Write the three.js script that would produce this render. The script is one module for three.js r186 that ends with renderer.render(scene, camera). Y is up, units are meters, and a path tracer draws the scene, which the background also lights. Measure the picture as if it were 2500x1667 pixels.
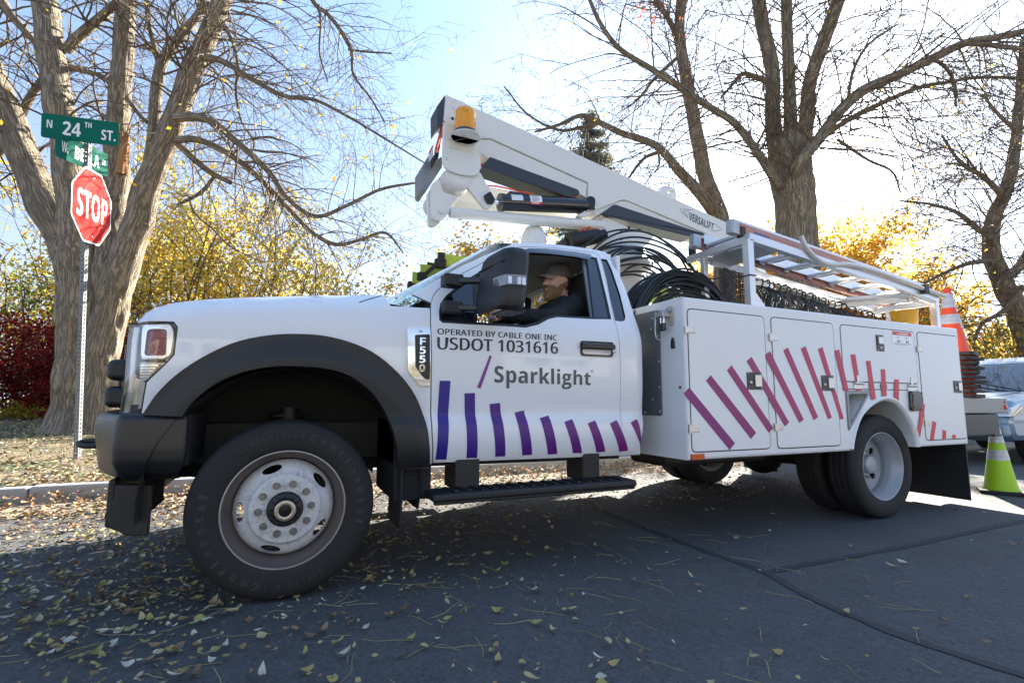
import * as THREE from 'three';
import { mergeGeometries } from 'three/addons/utils/BufferGeometryUtils.js';
import { RoundedBoxGeometry } from 'three/addons/geometries/RoundedBoxGeometry.js';
import { FontLoader } from 'three/addons/loaders/FontLoader.js';
import { MarchingCubes } from 'three/addons/objects/MarchingCubes.js';
import { Brush, Evaluator, SUBTRACTION } from 'three-bvh-csg';

// world: metres, y up. The truck stands along x (its nose towards -x), its driver side faces +z.
const scene = new THREE.Scene();
const camera = new THREE.PerspectiveCamera(68.505, 1024 / 682, 0.05, 900);
camera.position.set(-0.0421, 0.9099, 3.5852);
camera.up.set(-0.0531, 0.99324, 0.10327);
camera.lookAt(-0.0421 + 4.12610, 0.9099 + 1.15997, 3.5852 - 9.03492);
const renderer = new THREE.WebGLRenderer({ antialias: true });
renderer.toneMapping = THREE.LinearToneMapping;
renderer.toneMappingExposure = 5.4;
renderer.shadowMap.enabled = true;
renderer.shadowMap.type = THREE.PCFSoftShadowMap;

// clear autumn sky with the pale glow of thin haze round a low sun
const SUN = new THREE.Vector3(0.7692, 0.4149, -0.4860).normalize();
{
  const W = 1024, H = 512, d = new Float32Array(W * H * 4), v = new THREE.Vector3();
  for (let j = 0; j < H; j++) for (let i = 0; i < W; i++) {
    const phi = ((i + 0.5) / W - 0.5) * 2 * Math.PI, th = ((j + 0.5) / H - 0.5) * Math.PI;
    v.set(Math.cos(th) * Math.cos(phi), Math.sin(th), Math.cos(th) * Math.sin(phi));
    const mu = Math.max(0, v.y), g = Math.acos(Math.min(1, Math.max(-1, v.dot(SUN))));
    const k = Math.exp(-mu * 3.6), c = Math.cos(g);
    const ray = 0.75 * (1 + c * c);
    const mie = 0.125 * Math.exp(-g / 0.55) + 1.1 * Math.exp(-g / 0.15);
    const o = (j * W + i) * 4;
    d[o] = (0.042 + 0.245 * k) * ray + mie * 1.0;
    d[o + 1] = (0.093 + 0.240 * k) * ray + mie * 0.985;
    d[o + 2] = (0.192 + 0.215 * k) * ray + mie * 0.95;
    d[o + 3] = 1;
  }
  const t = new THREE.DataTexture(d, W, H, THREE.RGBAFormat, THREE.FloatType);
  t.mapping = THREE.EquirectangularReflectionMapping;
  t.magFilter = THREE.LinearFilter; t.minFilter = THREE.LinearFilter; t.wrapS = THREE.RepeatWrapping; t.needsUpdate = true;
  scene.background = t; scene.environment = t;
}
const sun = new THREE.DirectionalLight(new THREE.Color(1.0, 0.93, 0.80), 5.0);
sun.position.copy(SUN).multiplyScalar(60); sun.target.position.set(2, 0, 0);
sun.castShadow = true; sun.shadow.mapSize.set(4096, 4096); sun.shadow.radius = 1;
Object.assign(sun.shadow.camera, { left: -30, right: 30, top: 30, bottom: -30, near: 1, far: 160 });
scene.add(sun, sun.target);

// ------------------------------------------------------------------ helpers
function mulberry(a) { return () => { a |= 0; a = a + 0x6D2B79F5 | 0; let t = Math.imul(a ^ a >>> 15, 1 | a); t = t + Math.imul(t ^ t >>> 7, 61 | t) ^ t; return ((t ^ t >>> 14) >>> 0) / 4294967296; }; }
const rnd = mulberry(7);
const V = (x, y, z) => new THREE.Vector3(x, y, z);
const lin = (r, g, b) => new THREE.Color().setRGB(r, g === undefined ? r : g, b === undefined ? r : b);
const lerp = (a, b, t) => a + (b - a) * t, clamp = (x, a, b) => Math.min(b, Math.max(a, x)), sstep = (a, b, x) => { const t = clamp((x - a) / (b - a), 0, 1); return t * t * (3 - 2 * t); };
const taken = {};
function numbered(n) { const k = taken[n] = (taken[n] || 0) + 1; return k === 1 ? n : n + '_' + String(k - 1).padStart(3, '0'); }
function mat(c, rough = 0.5, metal = 0, extra = {}) {
  const phys = ['clearcoat', 'transmission', 'sheen', 'ior', 'specularIntensity', 'thickness', 'attenuationColor'].some(k => k in extra);
  return new (phys ? THREE.MeshPhysicalMaterial : THREE.MeshStandardMaterial)({ color: Array.isArray(c) ? lin(...c) : typeof c === 'number' && c < 1.01 ? lin(c) : new THREE.Color(c), roughness: rough, metalness: metal, ...extra });
}
function shadow(o) { o.castShadow = o.receiveShadow = true; return o; }
function part(name, geo, m, parent) { const o = shadow(new THREE.Mesh(Array.isArray(geo) ? merge(geo) : geo, m)); o.name = name; (parent || scene).add(o); return o; }
function tag(o, label, category, group) { o.userData.label = label; o.userData.category = category; if (group) o.userData.group = group; return o; }
function thing(name, label, category, pos = [0, 0, 0], turn = 0, group) { const o = new THREE.Group(); o.name = numbered(name); o.position.set(...pos); o.rotation.y = turn; scene.add(o); return tag(o, label, category, group); }
function one(name, geo, m, label, category, group) { const o = part(numbered(name), geo, m); return tag(o, label, category, group); }
function struct(name, geo, m) { const o = part(numbered(name), geo, m); o.userData.kind = 'structure'; return o; }
function stuff(o) { o.userData.kind = 'stuff'; return o; }
function copyOf(o, label, group) { const c = o.clone(); c.name = numbered(o.name.replace(/_\d\d\d$/, '')); c.userData = { ...o.userData }; if (label) c.userData.label = label; if (group) c.userData.group = group; scene.add(c); return c; }

function clean(g) {
  let q = g.index ? g.toNonIndexed() : g;
  if (!q.attributes.normal) q.computeVertexNormals();
  if (!q.attributes.uv) q.setAttribute('uv', new THREE.BufferAttribute(new Float32Array(q.attributes.position.count * 2), 2));
  for (const k of Object.keys(q.attributes)) if (!['position', 'normal', 'uv', 'color'].includes(k)) q.deleteAttribute(k);
  q.groups = []; return q;
}
function merge(list) { const a = list.flat(9).map(clean); return a.length === 1 ? a[0] : mergeGeometries(a); }
function box(x0, x1, y0, y1, z0, z1, r = 0) {
  const w = Math.abs(x1 - x0), h = Math.abs(y1 - y0), d = Math.abs(z1 - z0);
  const g = r ? new RoundedBoxGeometry(w, h, d, 2, Math.min(r, w / 2.05, h / 2.05, d / 2.05)) : new THREE.BoxGeometry(w, h, d);
  return g.translate((x0 + x1) / 2, (y0 + y1) / 2, (z0 + z1) / 2);
}
const upQ = (d) => new THREE.Quaternion().setFromUnitVectors(V(0, 1, 0), d.clone().normalize());
function rod(a, b, r0, r1 = r0, seg = 12, open = false) {
  const A = V(...a), B = V(...b), d = B.clone().sub(A);
  return new THREE.CylinderGeometry(r1, r0, d.length(), seg, 1, open).applyQuaternion(upQ(d)).translate((A.x + B.x) / 2, (A.y + B.y) / 2, (A.z + B.z) / 2);
}
// square bar from a to b, w across, h high
function bar(a, b, w, h = w, r = 0.004) {
  const A = V(...a), B = V(...b), d = B.clone().sub(A), L = d.length(); d.normalize();
  let s = V(0, 1, 0).cross(d); if (s.length() < 0.05) s = V(0, 0, 1); s.normalize(); const u = d.clone().cross(s).normalize();
  return new RoundedBoxGeometry(w, h, L, 1, Math.min(r, w / 2.1, h / 2.1)).applyMatrix4(new THREE.Matrix4().makeBasis(s, u, d).setPosition(A.add(B).multiplyScalar(0.5)));
}
function tube(pts, r, seg = 40, sides = 8, closed = false) { return new THREE.TubeGeometry(new THREE.CatmullRomCurve3(pts.map(p => V(...p)), closed), seg, r, sides, closed); }
function shapeOf(pts, holes = []) { const s = new THREE.Shape(pts.map(p => new THREE.Vector2(p[0], p[1]))); for (const h of holes) s.holes.push(new THREE.Path(h.map(p => new THREE.Vector2(p[0], p[1])))); return s; }
// plate: polygon in x,y between z0 and z1 with bevelled edges
function plate(pts, z0, z1, bev = 0.003, holes = []) {
  const b = Math.min(bev, (z1 - z0) / 2.2);
  return new THREE.ExtrudeGeometry(shapeOf(pts, holes), { depth: z1 - z0 - 2 * b, bevelEnabled: b > 0, bevelThickness: b, bevelSize: b, bevelOffset: -b, bevelSegments: 2, curveSegments: 8 }).translate(0, 0, z0 + b);
}
// round the corners of a polygon
function soft(pts, r = 0.02, n = 4) {
  const out = [];
  for (let i = 0; i < pts.length; i++) {
    const p = pts[i], a = pts[(i + pts.length - 1) % pts.length], b = pts[(i + 1) % pts.length];
    const la = Math.hypot(a[0] - p[0], a[1] - p[1]), lb = Math.hypot(b[0] - p[0], b[1] - p[1]), k = Math.min(p[2] ?? r, la / 2.1, lb / 2.1);
    const A = [p[0] + (a[0] - p[0]) / la * k, p[1] + (a[1] - p[1]) / la * k], B = [p[0] + (b[0] - p[0]) / lb * k, p[1] + (b[1] - p[1]) / lb * k];
    for (let j = 0; j <= n; j++) { const t = j / n; out.push([(1 - t) * (1 - t) * A[0] + 2 * t * (1 - t) * p[0] + t * t * B[0], (1 - t) * (1 - t) * A[1] + 2 * t * (1 - t) * p[1] + t * t * B[1]]); }
  }
  return out;
}
const area = (p) => p.reduce((s, q, i) => { const n = p[(i + 1) % p.length]; return s + q[0] * n[1] - n[0] * q[1]; }, 0) / 2;
function inset(pts, d) {
  const s = Math.sign(area(pts)) || 1, n = pts.length;
  return pts.map((p, i) => {
    const a = pts[(i + n - 1) % n], b = pts[(i + 1) % n];
    let e1 = [p[0] - a[0], p[1] - a[1]], e2 = [b[0] - p[0], b[1] - p[1]]; const l1 = Math.hypot(...e1) || 1e-9, l2 = Math.hypot(...e2) || 1e-9;
    const n1 = [-e1[1] / l1 * s, e1[0] / l1 * s], n2 = [-e2[1] / l2 * s, e2[0] / l2 * s]; let m = [n1[0] + n2[0], n1[1] + n2[1]]; const q = Math.max(0.35, (m[0] * n1[0] + m[1] * n1[1]));
    return [p[0] + m[0] / q * d, p[1] + m[1] / q * d];
  });
}
// curve sampled through points
function spl(pts, n = 40, closed = false) { return new THREE.CatmullRomCurve3(pts.map(p => V(p[0], p[1], p[2] || 0)), closed, 'centripetal').getPoints(n).map(p => [p.x, p.y, p.z]); }
const TAB = [[0.45, 0.89], [0.5, 0.925], [0.55, 0.955], [0.6, 0.984], [0.66, 1.002], [0.72, 1.008], [0.78, 1.004], [0.81, 0.994], [0.828, 0.988], [0.86, 0.989], [0.95, 0.998], [1.05, 1.006], [1.2, 1.01], [1.3, 1.004], [1.36, 0.99], [1.42, 0.966], [1.6, 0.885], [1.8, 0.793], [1.92, 0.73], [2.02, 0.665], [2.1, 0.6]];
function side(y) {
  const T = TAB, n = T.length; if (y <= T[0][0]) return T[0][1]; if (y >= T[n - 1][0]) return T[n - 1][1];
  let i = 0; while (!(y >= T[i][0] && y <= T[i + 1][0])) i++;
  const sl = k => (T[k + 1][1] - T[k][1]) / (T[k + 1][0] - T[k][0]), m = k => k === 0 ? sl(0) : k === n - 1 ? sl(n - 2) : 0.5 * (sl(k - 1) + sl(k));
  const h = T[i + 1][0] - T[i][0], t = (y - T[i][0]) / h;
  return (2 * t ** 3 - 3 * t * t + 1) * T[i][1] + (t ** 3 - 2 * t * t + t) * h * m(i) + (-2 * t ** 3 + 3 * t * t) * T[i + 1][1] + (t ** 3 - t * t) * h * m(i + 1);
}
function cabZ(x, y) {
  let z = side(y); const t = Math.max(0, -x - .15), u = Math.max(0, -x - .55); z -= .22 * t * t + 6 * u * u;
  if (x > 2.02) { const r = .10, d = Math.min(x - 2.02, r * .98); z -= r - Math.sqrt(r * r - d * d); }
  return z;
}
// sheet-metal panel: a polygon with holes in x,y laid on the surface z = zf(x, y), with a turned-in edge
function skin(rings, zf = cabZ, off = 0, thick = 0.012, dy = 0.03, dx = 0.12) {
  if (typeof rings[0][0] === 'number') rings = [rings];
  const ys = new Set(); let lo = 1e9, hi = -1e9;
  for (const r of rings) for (const p of r) { ys.add(+p[1].toFixed(5)); lo = Math.min(lo, p[1]); hi = Math.max(hi, p[1]); }
  for (let y = Math.ceil(lo / dy) * dy; y < hi; y += dy) ys.add(+y.toFixed(5));
  let Y = [...ys].sort((a, b) => a - b); Y = Y.filter((y, i) => i === 0 || y - Y[i - 1] > 2e-5);
  const P = [], N = [], U = [];
  const nrm = (x, y) => { const e = 1e-3, gx = (zf(x + e, y) - zf(x - e, y)) / (2 * e), gy = (zf(x, y + e) - zf(x, y - e)) / (2 * e), l = Math.hypot(gx, gy, 1); return [-gx / l, -gy / l, 1 / l]; };
  const put = (x, y, dz, n) => { P.push(x, y, zf(x, y) + off + dz); N.push(...(n || nrm(x, y))); U.push(x, y); };
  for (let b = 0; b + 1 < Y.length; b++) {
    const y0 = Y[b], y1 = Y[b + 1], xs = [];
    for (const r of rings) for (let i = 0; i < r.length; i++) {
      let p = r[i], q = r[(i + 1) % r.length]; if (p[1] > q[1]) [p, q] = [q, p];
      if (p[1] <= y0 + 1.5e-5 && q[1] >= y1 - 1.5e-5 && q[1] - p[1] > 1e-6) { const f = y => lerp(p[0], q[0], clamp((y - p[1]) / (q[1] - p[1]), 0, 1)); xs.push([f(y0), f(y1)]); }
    }
    xs.sort((a, c) => a[0] + a[1] - c[0] - c[1]);
    for (let i = 0; i + 1 < xs.length; i += 2) {
      const A = xs[i], B = xs[i + 1], n = Math.max(1, Math.ceil((B[0] + B[1] - A[0] - A[1]) / 2 / dx));
      for (let k = 0; k < n; k++) {
        const a0 = lerp(A[0], B[0], k / n), b0 = lerp(A[0], B[0], (k + 1) / n), a1 = lerp(A[1], B[1], k / n), b1 = lerp(A[1], B[1], (k + 1) / n);
        put(a0, y0, 0); put(b0, y0, 0); put(b1, y1, 0); put(a0, y0, 0); put(b1, y1, 0); put(a1, y1, 0);
      }
    }
  }
  if (thick) for (const r of rings) {
    const s = Math.sign(area(r));
    for (let i = 0; i < r.length; i++) {
      const p = r[i], q = r[(i + 1) % r.length], L = Math.hypot(q[0] - p[0], q[1] - p[1]); if (L < 1e-6) continue;
      const n = [(q[1] - p[1]) / L * s, -(q[0] - p[0]) / L * s, 0], m = Math.ceil(L / 0.06);
      for (let k = 0; k < m; k++) { const a = [lerp(p[0], q[0], k / m), lerp(p[1], q[1], k / m)], c = [lerp(p[0], q[0], (k + 1) / m), lerp(p[1], q[1], (k + 1) / m)]; put(...a, 0, n); put(...c, 0, n); put(...c, -thick, n); put(...a, 0, n); put(...c, -thick, n); put(...a, -thick, n); }
    }
  }
  const g = new THREE.BufferGeometry(); g.setAttribute('position', new THREE.Float32BufferAttribute(P, 3)); g.setAttribute('normal', new THREE.Float32BufferAttribute(N, 3)); g.setAttribute('uv', new THREE.Float32BufferAttribute(U, 2)); return g;
}
function flipZ(g) { // mirror to the far side of the truck
  const q = clean(g.clone()), p = q.attributes.position, n = q.attributes.normal, u = q.attributes.uv;
  for (let i = 0; i < p.count; i++) { p.setZ(i, -p.getZ(i)); n.setZ(i, -n.getZ(i)); }
  for (let i = 0; i < p.count; i += 3) for (const a of [p, n, u]) { const s = a.itemSize; for (let k = 0; k < s; k++) { const t = a.array[(i + 1) * s + k]; a.array[(i + 1) * s + k] = a.array[(i + 2) * s + k]; a.array[(i + 2) * s + k] = t; } }
  return q;
}
function both(name, geo, m, parent) { const g = Array.isArray(geo) ? merge(geo) : geo; return [part(name, g, m, parent), part(name, flipZ(g), m, parent)]; }
// parametric sheet f(u,v) -> [x,y,z]
function sheet(f, nu, nv) {
  const P = [], U = [], I = [];
  for (let j = 0; j <= nv; j++) for (let i = 0; i <= nu; i++) { P.push(...f(i / nu, j / nv)); U.push(i / nu, j / nv); }
  for (let j = 0; j < nv; j++) for (let i = 0; i < nu; i++) { const a = j * (nu + 1) + i; I.push(a, a + 1, a + nu + 2, a, a + nu + 2, a + nu + 1); }
  const g = new THREE.BufferGeometry(); g.setAttribute('position', new THREE.Float32BufferAttribute(P, 3)); g.setAttribute('uv', new THREE.Float32BufferAttribute(U, 2)); g.setIndex(I); g.computeVertexNormals(); return g;
}
// lathe about the z axis: profile [radius, z]
function latheZ(prof, seg = 64) { return new THREE.LatheGeometry(prof.map(p => new THREE.Vector2(Math.max(1e-4, p[0]), p[1])), seg).rotateX(Math.PI / 2); }
function latheY(prof, seg = 32) { return new THREE.LatheGeometry(prof.map(p => new THREE.Vector2(Math.max(1e-4, p[0]), p[1])), seg); }

// ---- noise and textures
const PERM = (() => { const r = mulberry(99), p = [...Array(256).keys()]; for (let i = 255; i > 0; i--) { const j = Math.floor(r() * (i + 1)); [p[i], p[j]] = [p[j], p[i]]; } return p.concat(p); })();
function vn(x, y, per = 256, s = 0) { // tiling value noise
  const xi = Math.floor(x), yi = Math.floor(y), fx = x - xi, fy = y - yi, u = fx * fx * (3 - 2 * fx), w = fy * fy * (3 - 2 * fy);
  const h = (a, b) => PERM[(PERM[((a % per) + per) % per & 255] + (((b % per) + per) % per) + s * 37) & 255] / 255;
  return lerp(lerp(h(xi, yi), h(xi + 1, yi), u), lerp(h(xi, yi + 1), h(xi + 1, yi + 1), u), w);
}
function fbm(x, y, per, oct = 4, s = 0) { let a = 0.5, t = 0, n = 0; for (let i = 0; i < oct; i++) { t += a * vn(x, y, per, s + i); n += a; x *= 2; y *= 2; per *= 2; a *= 0.5; } return t / n; }
function n3(x, y, z) { return (vn(x + z * 0.71 + 31, y - z * 0.53 + 17, 256, 1) + vn(y + 11, z + x * 0.37 + 5, 256, 2)) - 1; }
function tex(w, h, f, srgb = true, rep = [1, 1]) {
  const d = new Uint8Array(w * h * 4);
  for (let j = 0; j < h; j++) for (let i = 0; i < w; i++) { const c = f(i / w, j / h, i, j), o = (j * w + i) * 4; if (typeof c === 'number') d[o] = d[o + 1] = d[o + 2] = clamp(c, 0, 1) * 255; else { d[o] = clamp(c[0], 0, 1) * 255; d[o + 1] = clamp(c[1], 0, 1) * 255; d[o + 2] = clamp(c[2], 0, 1) * 255; } d[o + 3] = 255; }
  const t = new THREE.DataTexture(d, w, h, THREE.RGBAFormat); t.wrapS = t.wrapT = THREE.RepeatWrapping; t.magFilter = THREE.LinearFilter; t.minFilter = THREE.LinearMipmapLinearFilter; t.generateMipmaps = true; t.repeat.set(...rep);
  if (srgb) t.colorSpace = THREE.SRGBColorSpace; t.needsUpdate = true; return t;
}
function canvasTex(w, h, draw) { const c = document.createElement('canvas'); c.width = w; c.height = h; draw(c.getContext('2d'), w, h); const t = new THREE.CanvasTexture(c); t.colorSpace = THREE.SRGBColorSpace; return t; }
const s8 = l => Math.pow(clamp(l, 0, 1), 1 / 2.2); // linear albedo to stored value

// ---- lettering: flat vinyl letters, text stretched to the box x0..x1, baseline y0, cap height h
const fontBold = await new FontLoader().loadAsync('fonts/droid/droid_sans_bold.typeface.json');
const fontReg = await new FontLoader().loadAsync('fonts/droid/droid_sans_regular.typeface.json');
const fontMono = await new FontLoader().loadAsync('fonts/droid/droid_sans_mono_regular.typeface.json');
function letters(font, text, width, height, n = 5) { // polygons with origin at the left baseline
  const sh = font.generateShapes(text, 1), out = []; let x0 = 1e9, x1 = -1e9, H = 0;
  for (const s of sh) { const e = s.extractPoints(n); out.push([e.shape, ...e.holes].map(r => r.map(p => [p.x, p.y]))); for (const p of e.shape) { x0 = Math.min(x0, p.x); x1 = Math.max(x1, p.x); } }
  const cap = font.generateShapes('H', 1)[0].extractPoints(n).shape.reduce((m, p) => Math.max(m, p.y), 0);
  const sx = width ? width / (x1 - x0) : height / cap, sy = height / cap;
  return out.map(rs => rs.map(r => r.map(p => [(p[0] - x0) * sx, p[1] * sy])));
}
// letters laid on a surface z = zf(x,y); M maps the letter plane into x,y
function letterSkin(polys, map, zf, off) { return polys.map(rs => skin(rs.map(r => r.map(map)), zf, off, 0, 0.05, 0.2)); }
// tapering limb through points with radii
function limb(pts, rad, sides = 10, per = 6, bump = 0, seed = 0) {
  const c = new THREE.CatmullRomCurve3(pts.map(p => V(...p)), false, 'centripetal'), n = (pts.length - 1) * per, P = [], U = [], I = [];
  const wraps = Math.max(1, Math.round(rad[Math.floor(rad.length / 2)] * 10)); let nx = null, len = 0, lp = null;
  for (let i = 0; i <= n; i++) {
    const t = i / n, p = c.getPoint(t), d = c.getTangent(t); const f = t * (rad.length - 1), k = Math.min(rad.length - 2, Math.floor(f)), r = lerp(rad[k], rad[k + 1], f - k);
    if (!nx) { nx = Math.abs(d.y) > 0.8 ? V(1, 0, 0) : V(0, 1, 0); } nx = nx.sub(d.clone().multiplyScalar(nx.dot(d))).normalize(); const b = d.clone().cross(nx);
    if (lp) len += lp.distanceTo(p); lp = p;
    for (let j = 0; j <= sides; j++) {
      const a = j / sides * Math.PI * 2, ca = Math.cos(a), sa = Math.sin(a); let rr = r;
      if (bump) { const rg = Math.abs(vn(j / sides * 22 + 3 * vn(len * 1.2, 1.3 + seed), len * 2.2 + seed * 5, 22, seed) * 2 - 1); rr += (rg - 0.5) * bump * r + (vn(j / sides * 4, len * 1.7 + seed, 4, 3) - 0.5) * r * 0.28; }
      P.push(p.x + (nx.x * ca + b.x * sa) * rr, p.y + (nx.y * ca + b.y * sa) * rr, p.z + (nx.z * ca + b.z * sa) * rr); U.push(j / sides * wraps, len * 0.62);
    }
  }
  for (let i = 0; i < n; i++) for (let j = 0; j < sides; j++) { const a = i * (sides + 1) + j, q = a + sides + 1; I.push(a, q, a + 1, a + 1, q, q + 1); }
  const g = new THREE.BufferGeometry(); g.setAttribute('position', new THREE.Float32BufferAttribute(P, 3)); g.setAttribute('uv', new THREE.Float32BufferAttribute(U, 2)); g.setIndex(I); g.computeVertexNormals(); return g;
}
// mesh of a distance field inside a cube (centre c, half size h)
function fieldMesh(sdf, c, h, res) {
  const mc = new MarchingCubes(res, new THREE.MeshBasicMaterial(), false, false, 200000); mc.isolation = 0; let k = 0; const hs = mc.halfsize;
  const bs = 5, cell = h / hs, far = bs * cell * 1.9, at3 = (x, y, z) => sdf(c[0] + (x - hs) * cell, c[1] + (y - hs) * cell, c[2] + (z - hs) * cell);
  for (let Z = 0; Z < res; Z += bs) for (let Y = 0; Y < res; Y += bs) for (let X = 0; X < res; X += bs) {
    const m = at3(X + 2, Y + 2, Z + 2), skip = Math.abs(m) > far;
    for (let z = Z; z < Math.min(res, Z + bs); z++) for (let y = Y; y < Math.min(res, Y + bs); y++) for (let x = X; x < Math.min(res, X + bs); x++) mc.field[x + y * res + z * res * res] = skip ? -m : -at3(x, y, z);
  }
  mc.update(); const n = mc.count, P = new Float32Array(n * 3), N = new Float32Array(n * 3), e = 0.002;
  for (let i = 0; i < n; i++) {
    const x = mc.positionArray[i * 3] * h + c[0], y = mc.positionArray[i * 3 + 1] * h + c[1], z = mc.positionArray[i * 3 + 2] * h + c[2]; P.set([x, y, z], i * 3);
    const g = V(sdf(x + e, y, z) - sdf(x - e, y, z), sdf(x, y + e, z) - sdf(x, y - e, z), sdf(x, y, z + e) - sdf(x, y, z - e)).normalize(); N.set([g.x, g.y, g.z], i * 3);
  }
  const g = new THREE.BufferGeometry(); g.setAttribute('position', new THREE.BufferAttribute(P, 3)); g.setAttribute('normal', new THREE.BufferAttribute(N, 3)); return g;
}
// distance to a tapered capsule, smooth minimum
function cap(x, y, z, a, b, ra, rb) { const bx = b[0] - a[0], by = b[1] - a[1], bz = b[2] - a[2], px = x - a[0], py = y - a[1], pz = z - a[2]; const t = clamp((px * bx + py * by + pz * bz) / (bx * bx + by * by + bz * bz), 0, 1); return Math.hypot(px - bx * t, py - by * t, pz - bz * t) - lerp(ra, rb, t); }
function ell(x, y, z, c, r) { const a = (x - c[0]) / r[0], b = (y - c[1]) / r[1], d = (z - c[2]) / r[2], k = Math.hypot(a, b, d), q = Math.hypot(a / r[0], b / r[1], d / r[2]); return q < 1e-6 ? -Math.min(...r) : k * (k - 1) / q; }
function smin(a, b, k) { const h = clamp(0.5 + 0.5 * (b - a) / k, 0, 1); return lerp(b, a, h) - k * h * (1 - h); }

// ---- materials
const fleck = tex(256, 256, (u, v) => 0.5 + 0.5 * (fbm(u * 64, v * 64, 64, 2) - 0.5), false);
const M = {
  paint: mat([.77, .785, .80], 0.32, 0, { clearcoat: 0.7, clearcoatRoughness: 0.06 }),
  frp: mat([.76, .765, .76], 0.38, 0, { clearcoat: 0.3, clearcoatRoughness: 0.2 }),
  cream: mat([.72, .71, .66], 0.4),
  seam: mat(0.012, 0.8), plastic: mat([.012, .0125, .0135], 0.5, 0, { bumpMap: fleck.clone(), bumpScale: 0.0006 }),
  gloss: mat(0.012, 0.18), satin: mat(0.016, 0.35), liner: mat(0.014, 0.9),
  rubber: mat([.0125, .012, .012], 0.75), tread: mat([.020, .020, .020], 0.85),
  chrome: mat(0.8, 0.08, 1), steel: mat([.52, .51, .49], 0.34, 1), alu: mat([.66, .67, .68], 0.38, 0.9), aluDull: mat([.45, .46, .47], 0.5, 0.8), zinc: mat([.46, .48, .50], 0.45, 0.85),
  greyPlate: mat([.17, .175, .18], 0.45, 0.35), darkMetal: mat(0.035, 0.5, 0.5), frame: mat(0.015, 0.6),
  wheelWhite: mat([.56, .57, .58], 0.45, 0, { map: null }), rust: mat([.13, .108, .096], 0.6, 0.3), nut: mat([.22, .215, .21], 0.35, 0.8),
  wheelGrey: mat([.36, .38, .40], 0.42, 0.15), hub: mat(0.03, 0.45, 0.4),
  glassDark: mat([.010, .014, .020], 0.04, 0, { clearcoat: 1, clearcoatRoughness: 0.02 }), 
  glass: mat([.93, .97, .98], 0.0, 0, { transmission: 1, ior: 1.5, thickness: 0, roughness: 0 }),
  lens: mat([.96, .97, .97], 0.03, 0, { transmission: 1, ior: 1.5, thickness: 0 }),
  amber: mat([1, .60, .04], 0.12, 0, { transmission: 0.7, ior: 1.5, thickness: 0 }), amberSolid: mat([.72, .26, .01], 0.25),
  orangeHose: mat([.62, .10, .03], 0.45), red: mat([.55, .02, .02], 0.3), labelWhite: mat(0.75, 0.5),
  cable: mat([.014, .015, .017], 0.38), interior: mat([.030, .029, .028], 0.8), seat: mat([.035, .034, .034], 0.9),
};
M.paint.name = 'white_paint';

// ------------------------------------------------------------------ the setting
const lawnY = (x, z) => { const d = -2.36 - z; return 0.135 + 0.055 * sstep(0, 1.6, d) + 0.15 * sstep(0.5, 11, d) + 0.03 * (fbm(x * 0.35 + 40, z * 0.35 + 40, 256, 2) - 0.5) * sstep(0.1, 1.2, d); };
const asphaltMap = tex(1024, 1024, (u, v) => {
  const f = fbm(u * 180, v * 180, 180, 2), s = vn(u * 340, v * 340, 340, 5), p = fbm(u * 6, v * 6, 6, 4, 3);
  let l = 0.072 + 0.045 * (f - 0.5) + 0.030 * (p - 0.5); if (s > 0.86) l += 0.13 * (s - 0.8) * 5 * (vn(u * 170, v * 170, 170, 9)); if (s < 0.16) l *= 0.55;
  return [s8(l * 1.0), s8(l * 0.985), s8(l * 0.99)];
}, true, [0.45, 0.45]);
const asphaltBump = tex(512, 512, (u, v) => fbm(u * 128, v * 128, 128, 2), false, [0.7, 0.7]);
function flat(x0, x1, z0, z1, y, nx = 1, nz = 1, hf) {
  const g = sheet((u, v) => { const x = lerp(x0, x1, u), z = lerp(z1, z0, v); return [x, hf ? hf(x, z) : y, z]; }, nx, nz), p = g.attributes.position, uv = g.attributes.uv;
  for (let i = 0; i < p.count; i++) uv.setXY(i, p.getX(i), p.getZ(i)); return g;
}
struct('ground', flat(-420, 420, -420, 420, -0.06, 8, 8), mat([.13, .115, .06], 1));
const road = struct('road', flat(-70, 70, -2.22, 7.4, 0), mat([1, 1, 1], 0.86, 0, { map: asphaltMap, bumpMap: asphaltBump, bumpScale: 0.003 }));
// tar seams poured over the cracks
{
  const tarM = mat([.040, .040, .042], 0.85), rg = mulberry(3);
  const seam = (pts, w) => {
    const s = spl(pts.map(p => [p[0], p[1], 0]), 60), L = [], R = [];
    s.forEach((p, i) => { const a = s[Math.max(0, i - 1)], b = s[Math.min(s.length - 1, i + 1)], dx = b[0] - a[0], dz = b[1] - a[1], l = Math.hypot(dx, dz) || 1, k = w * (0.75 + 0.5 * rg()); L.push([p[0] - dz / l * k, p[1] + dx / l * k]); R.unshift([p[0] + dz / l * k * (0.8 + 0.4 * rg()), p[1] - dx / l * k]); });
    part('tar_seam', new THREE.ShapeGeometry(shapeOf(L.concat(R))).rotateX(Math.PI / 2).translate(0, 0.0035, 0), tarM, road);
  };
  seam([[2.445,-.215],[2.402,.405],[2.375,.817],[2.361,1.238],[2.367,1.573],[2.258,1.92],[2.225,2.166],[2.219,2.369],[2.273,2.664],[2.294,2.892]], 0.023);
  seam([[2.385,1.609],[2.662,1.598],[3.009,1.606],[3.466,1.618],[4.211,1.601],[5.24,1.583],[6.243,1.584]], 0.025);
}
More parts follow.
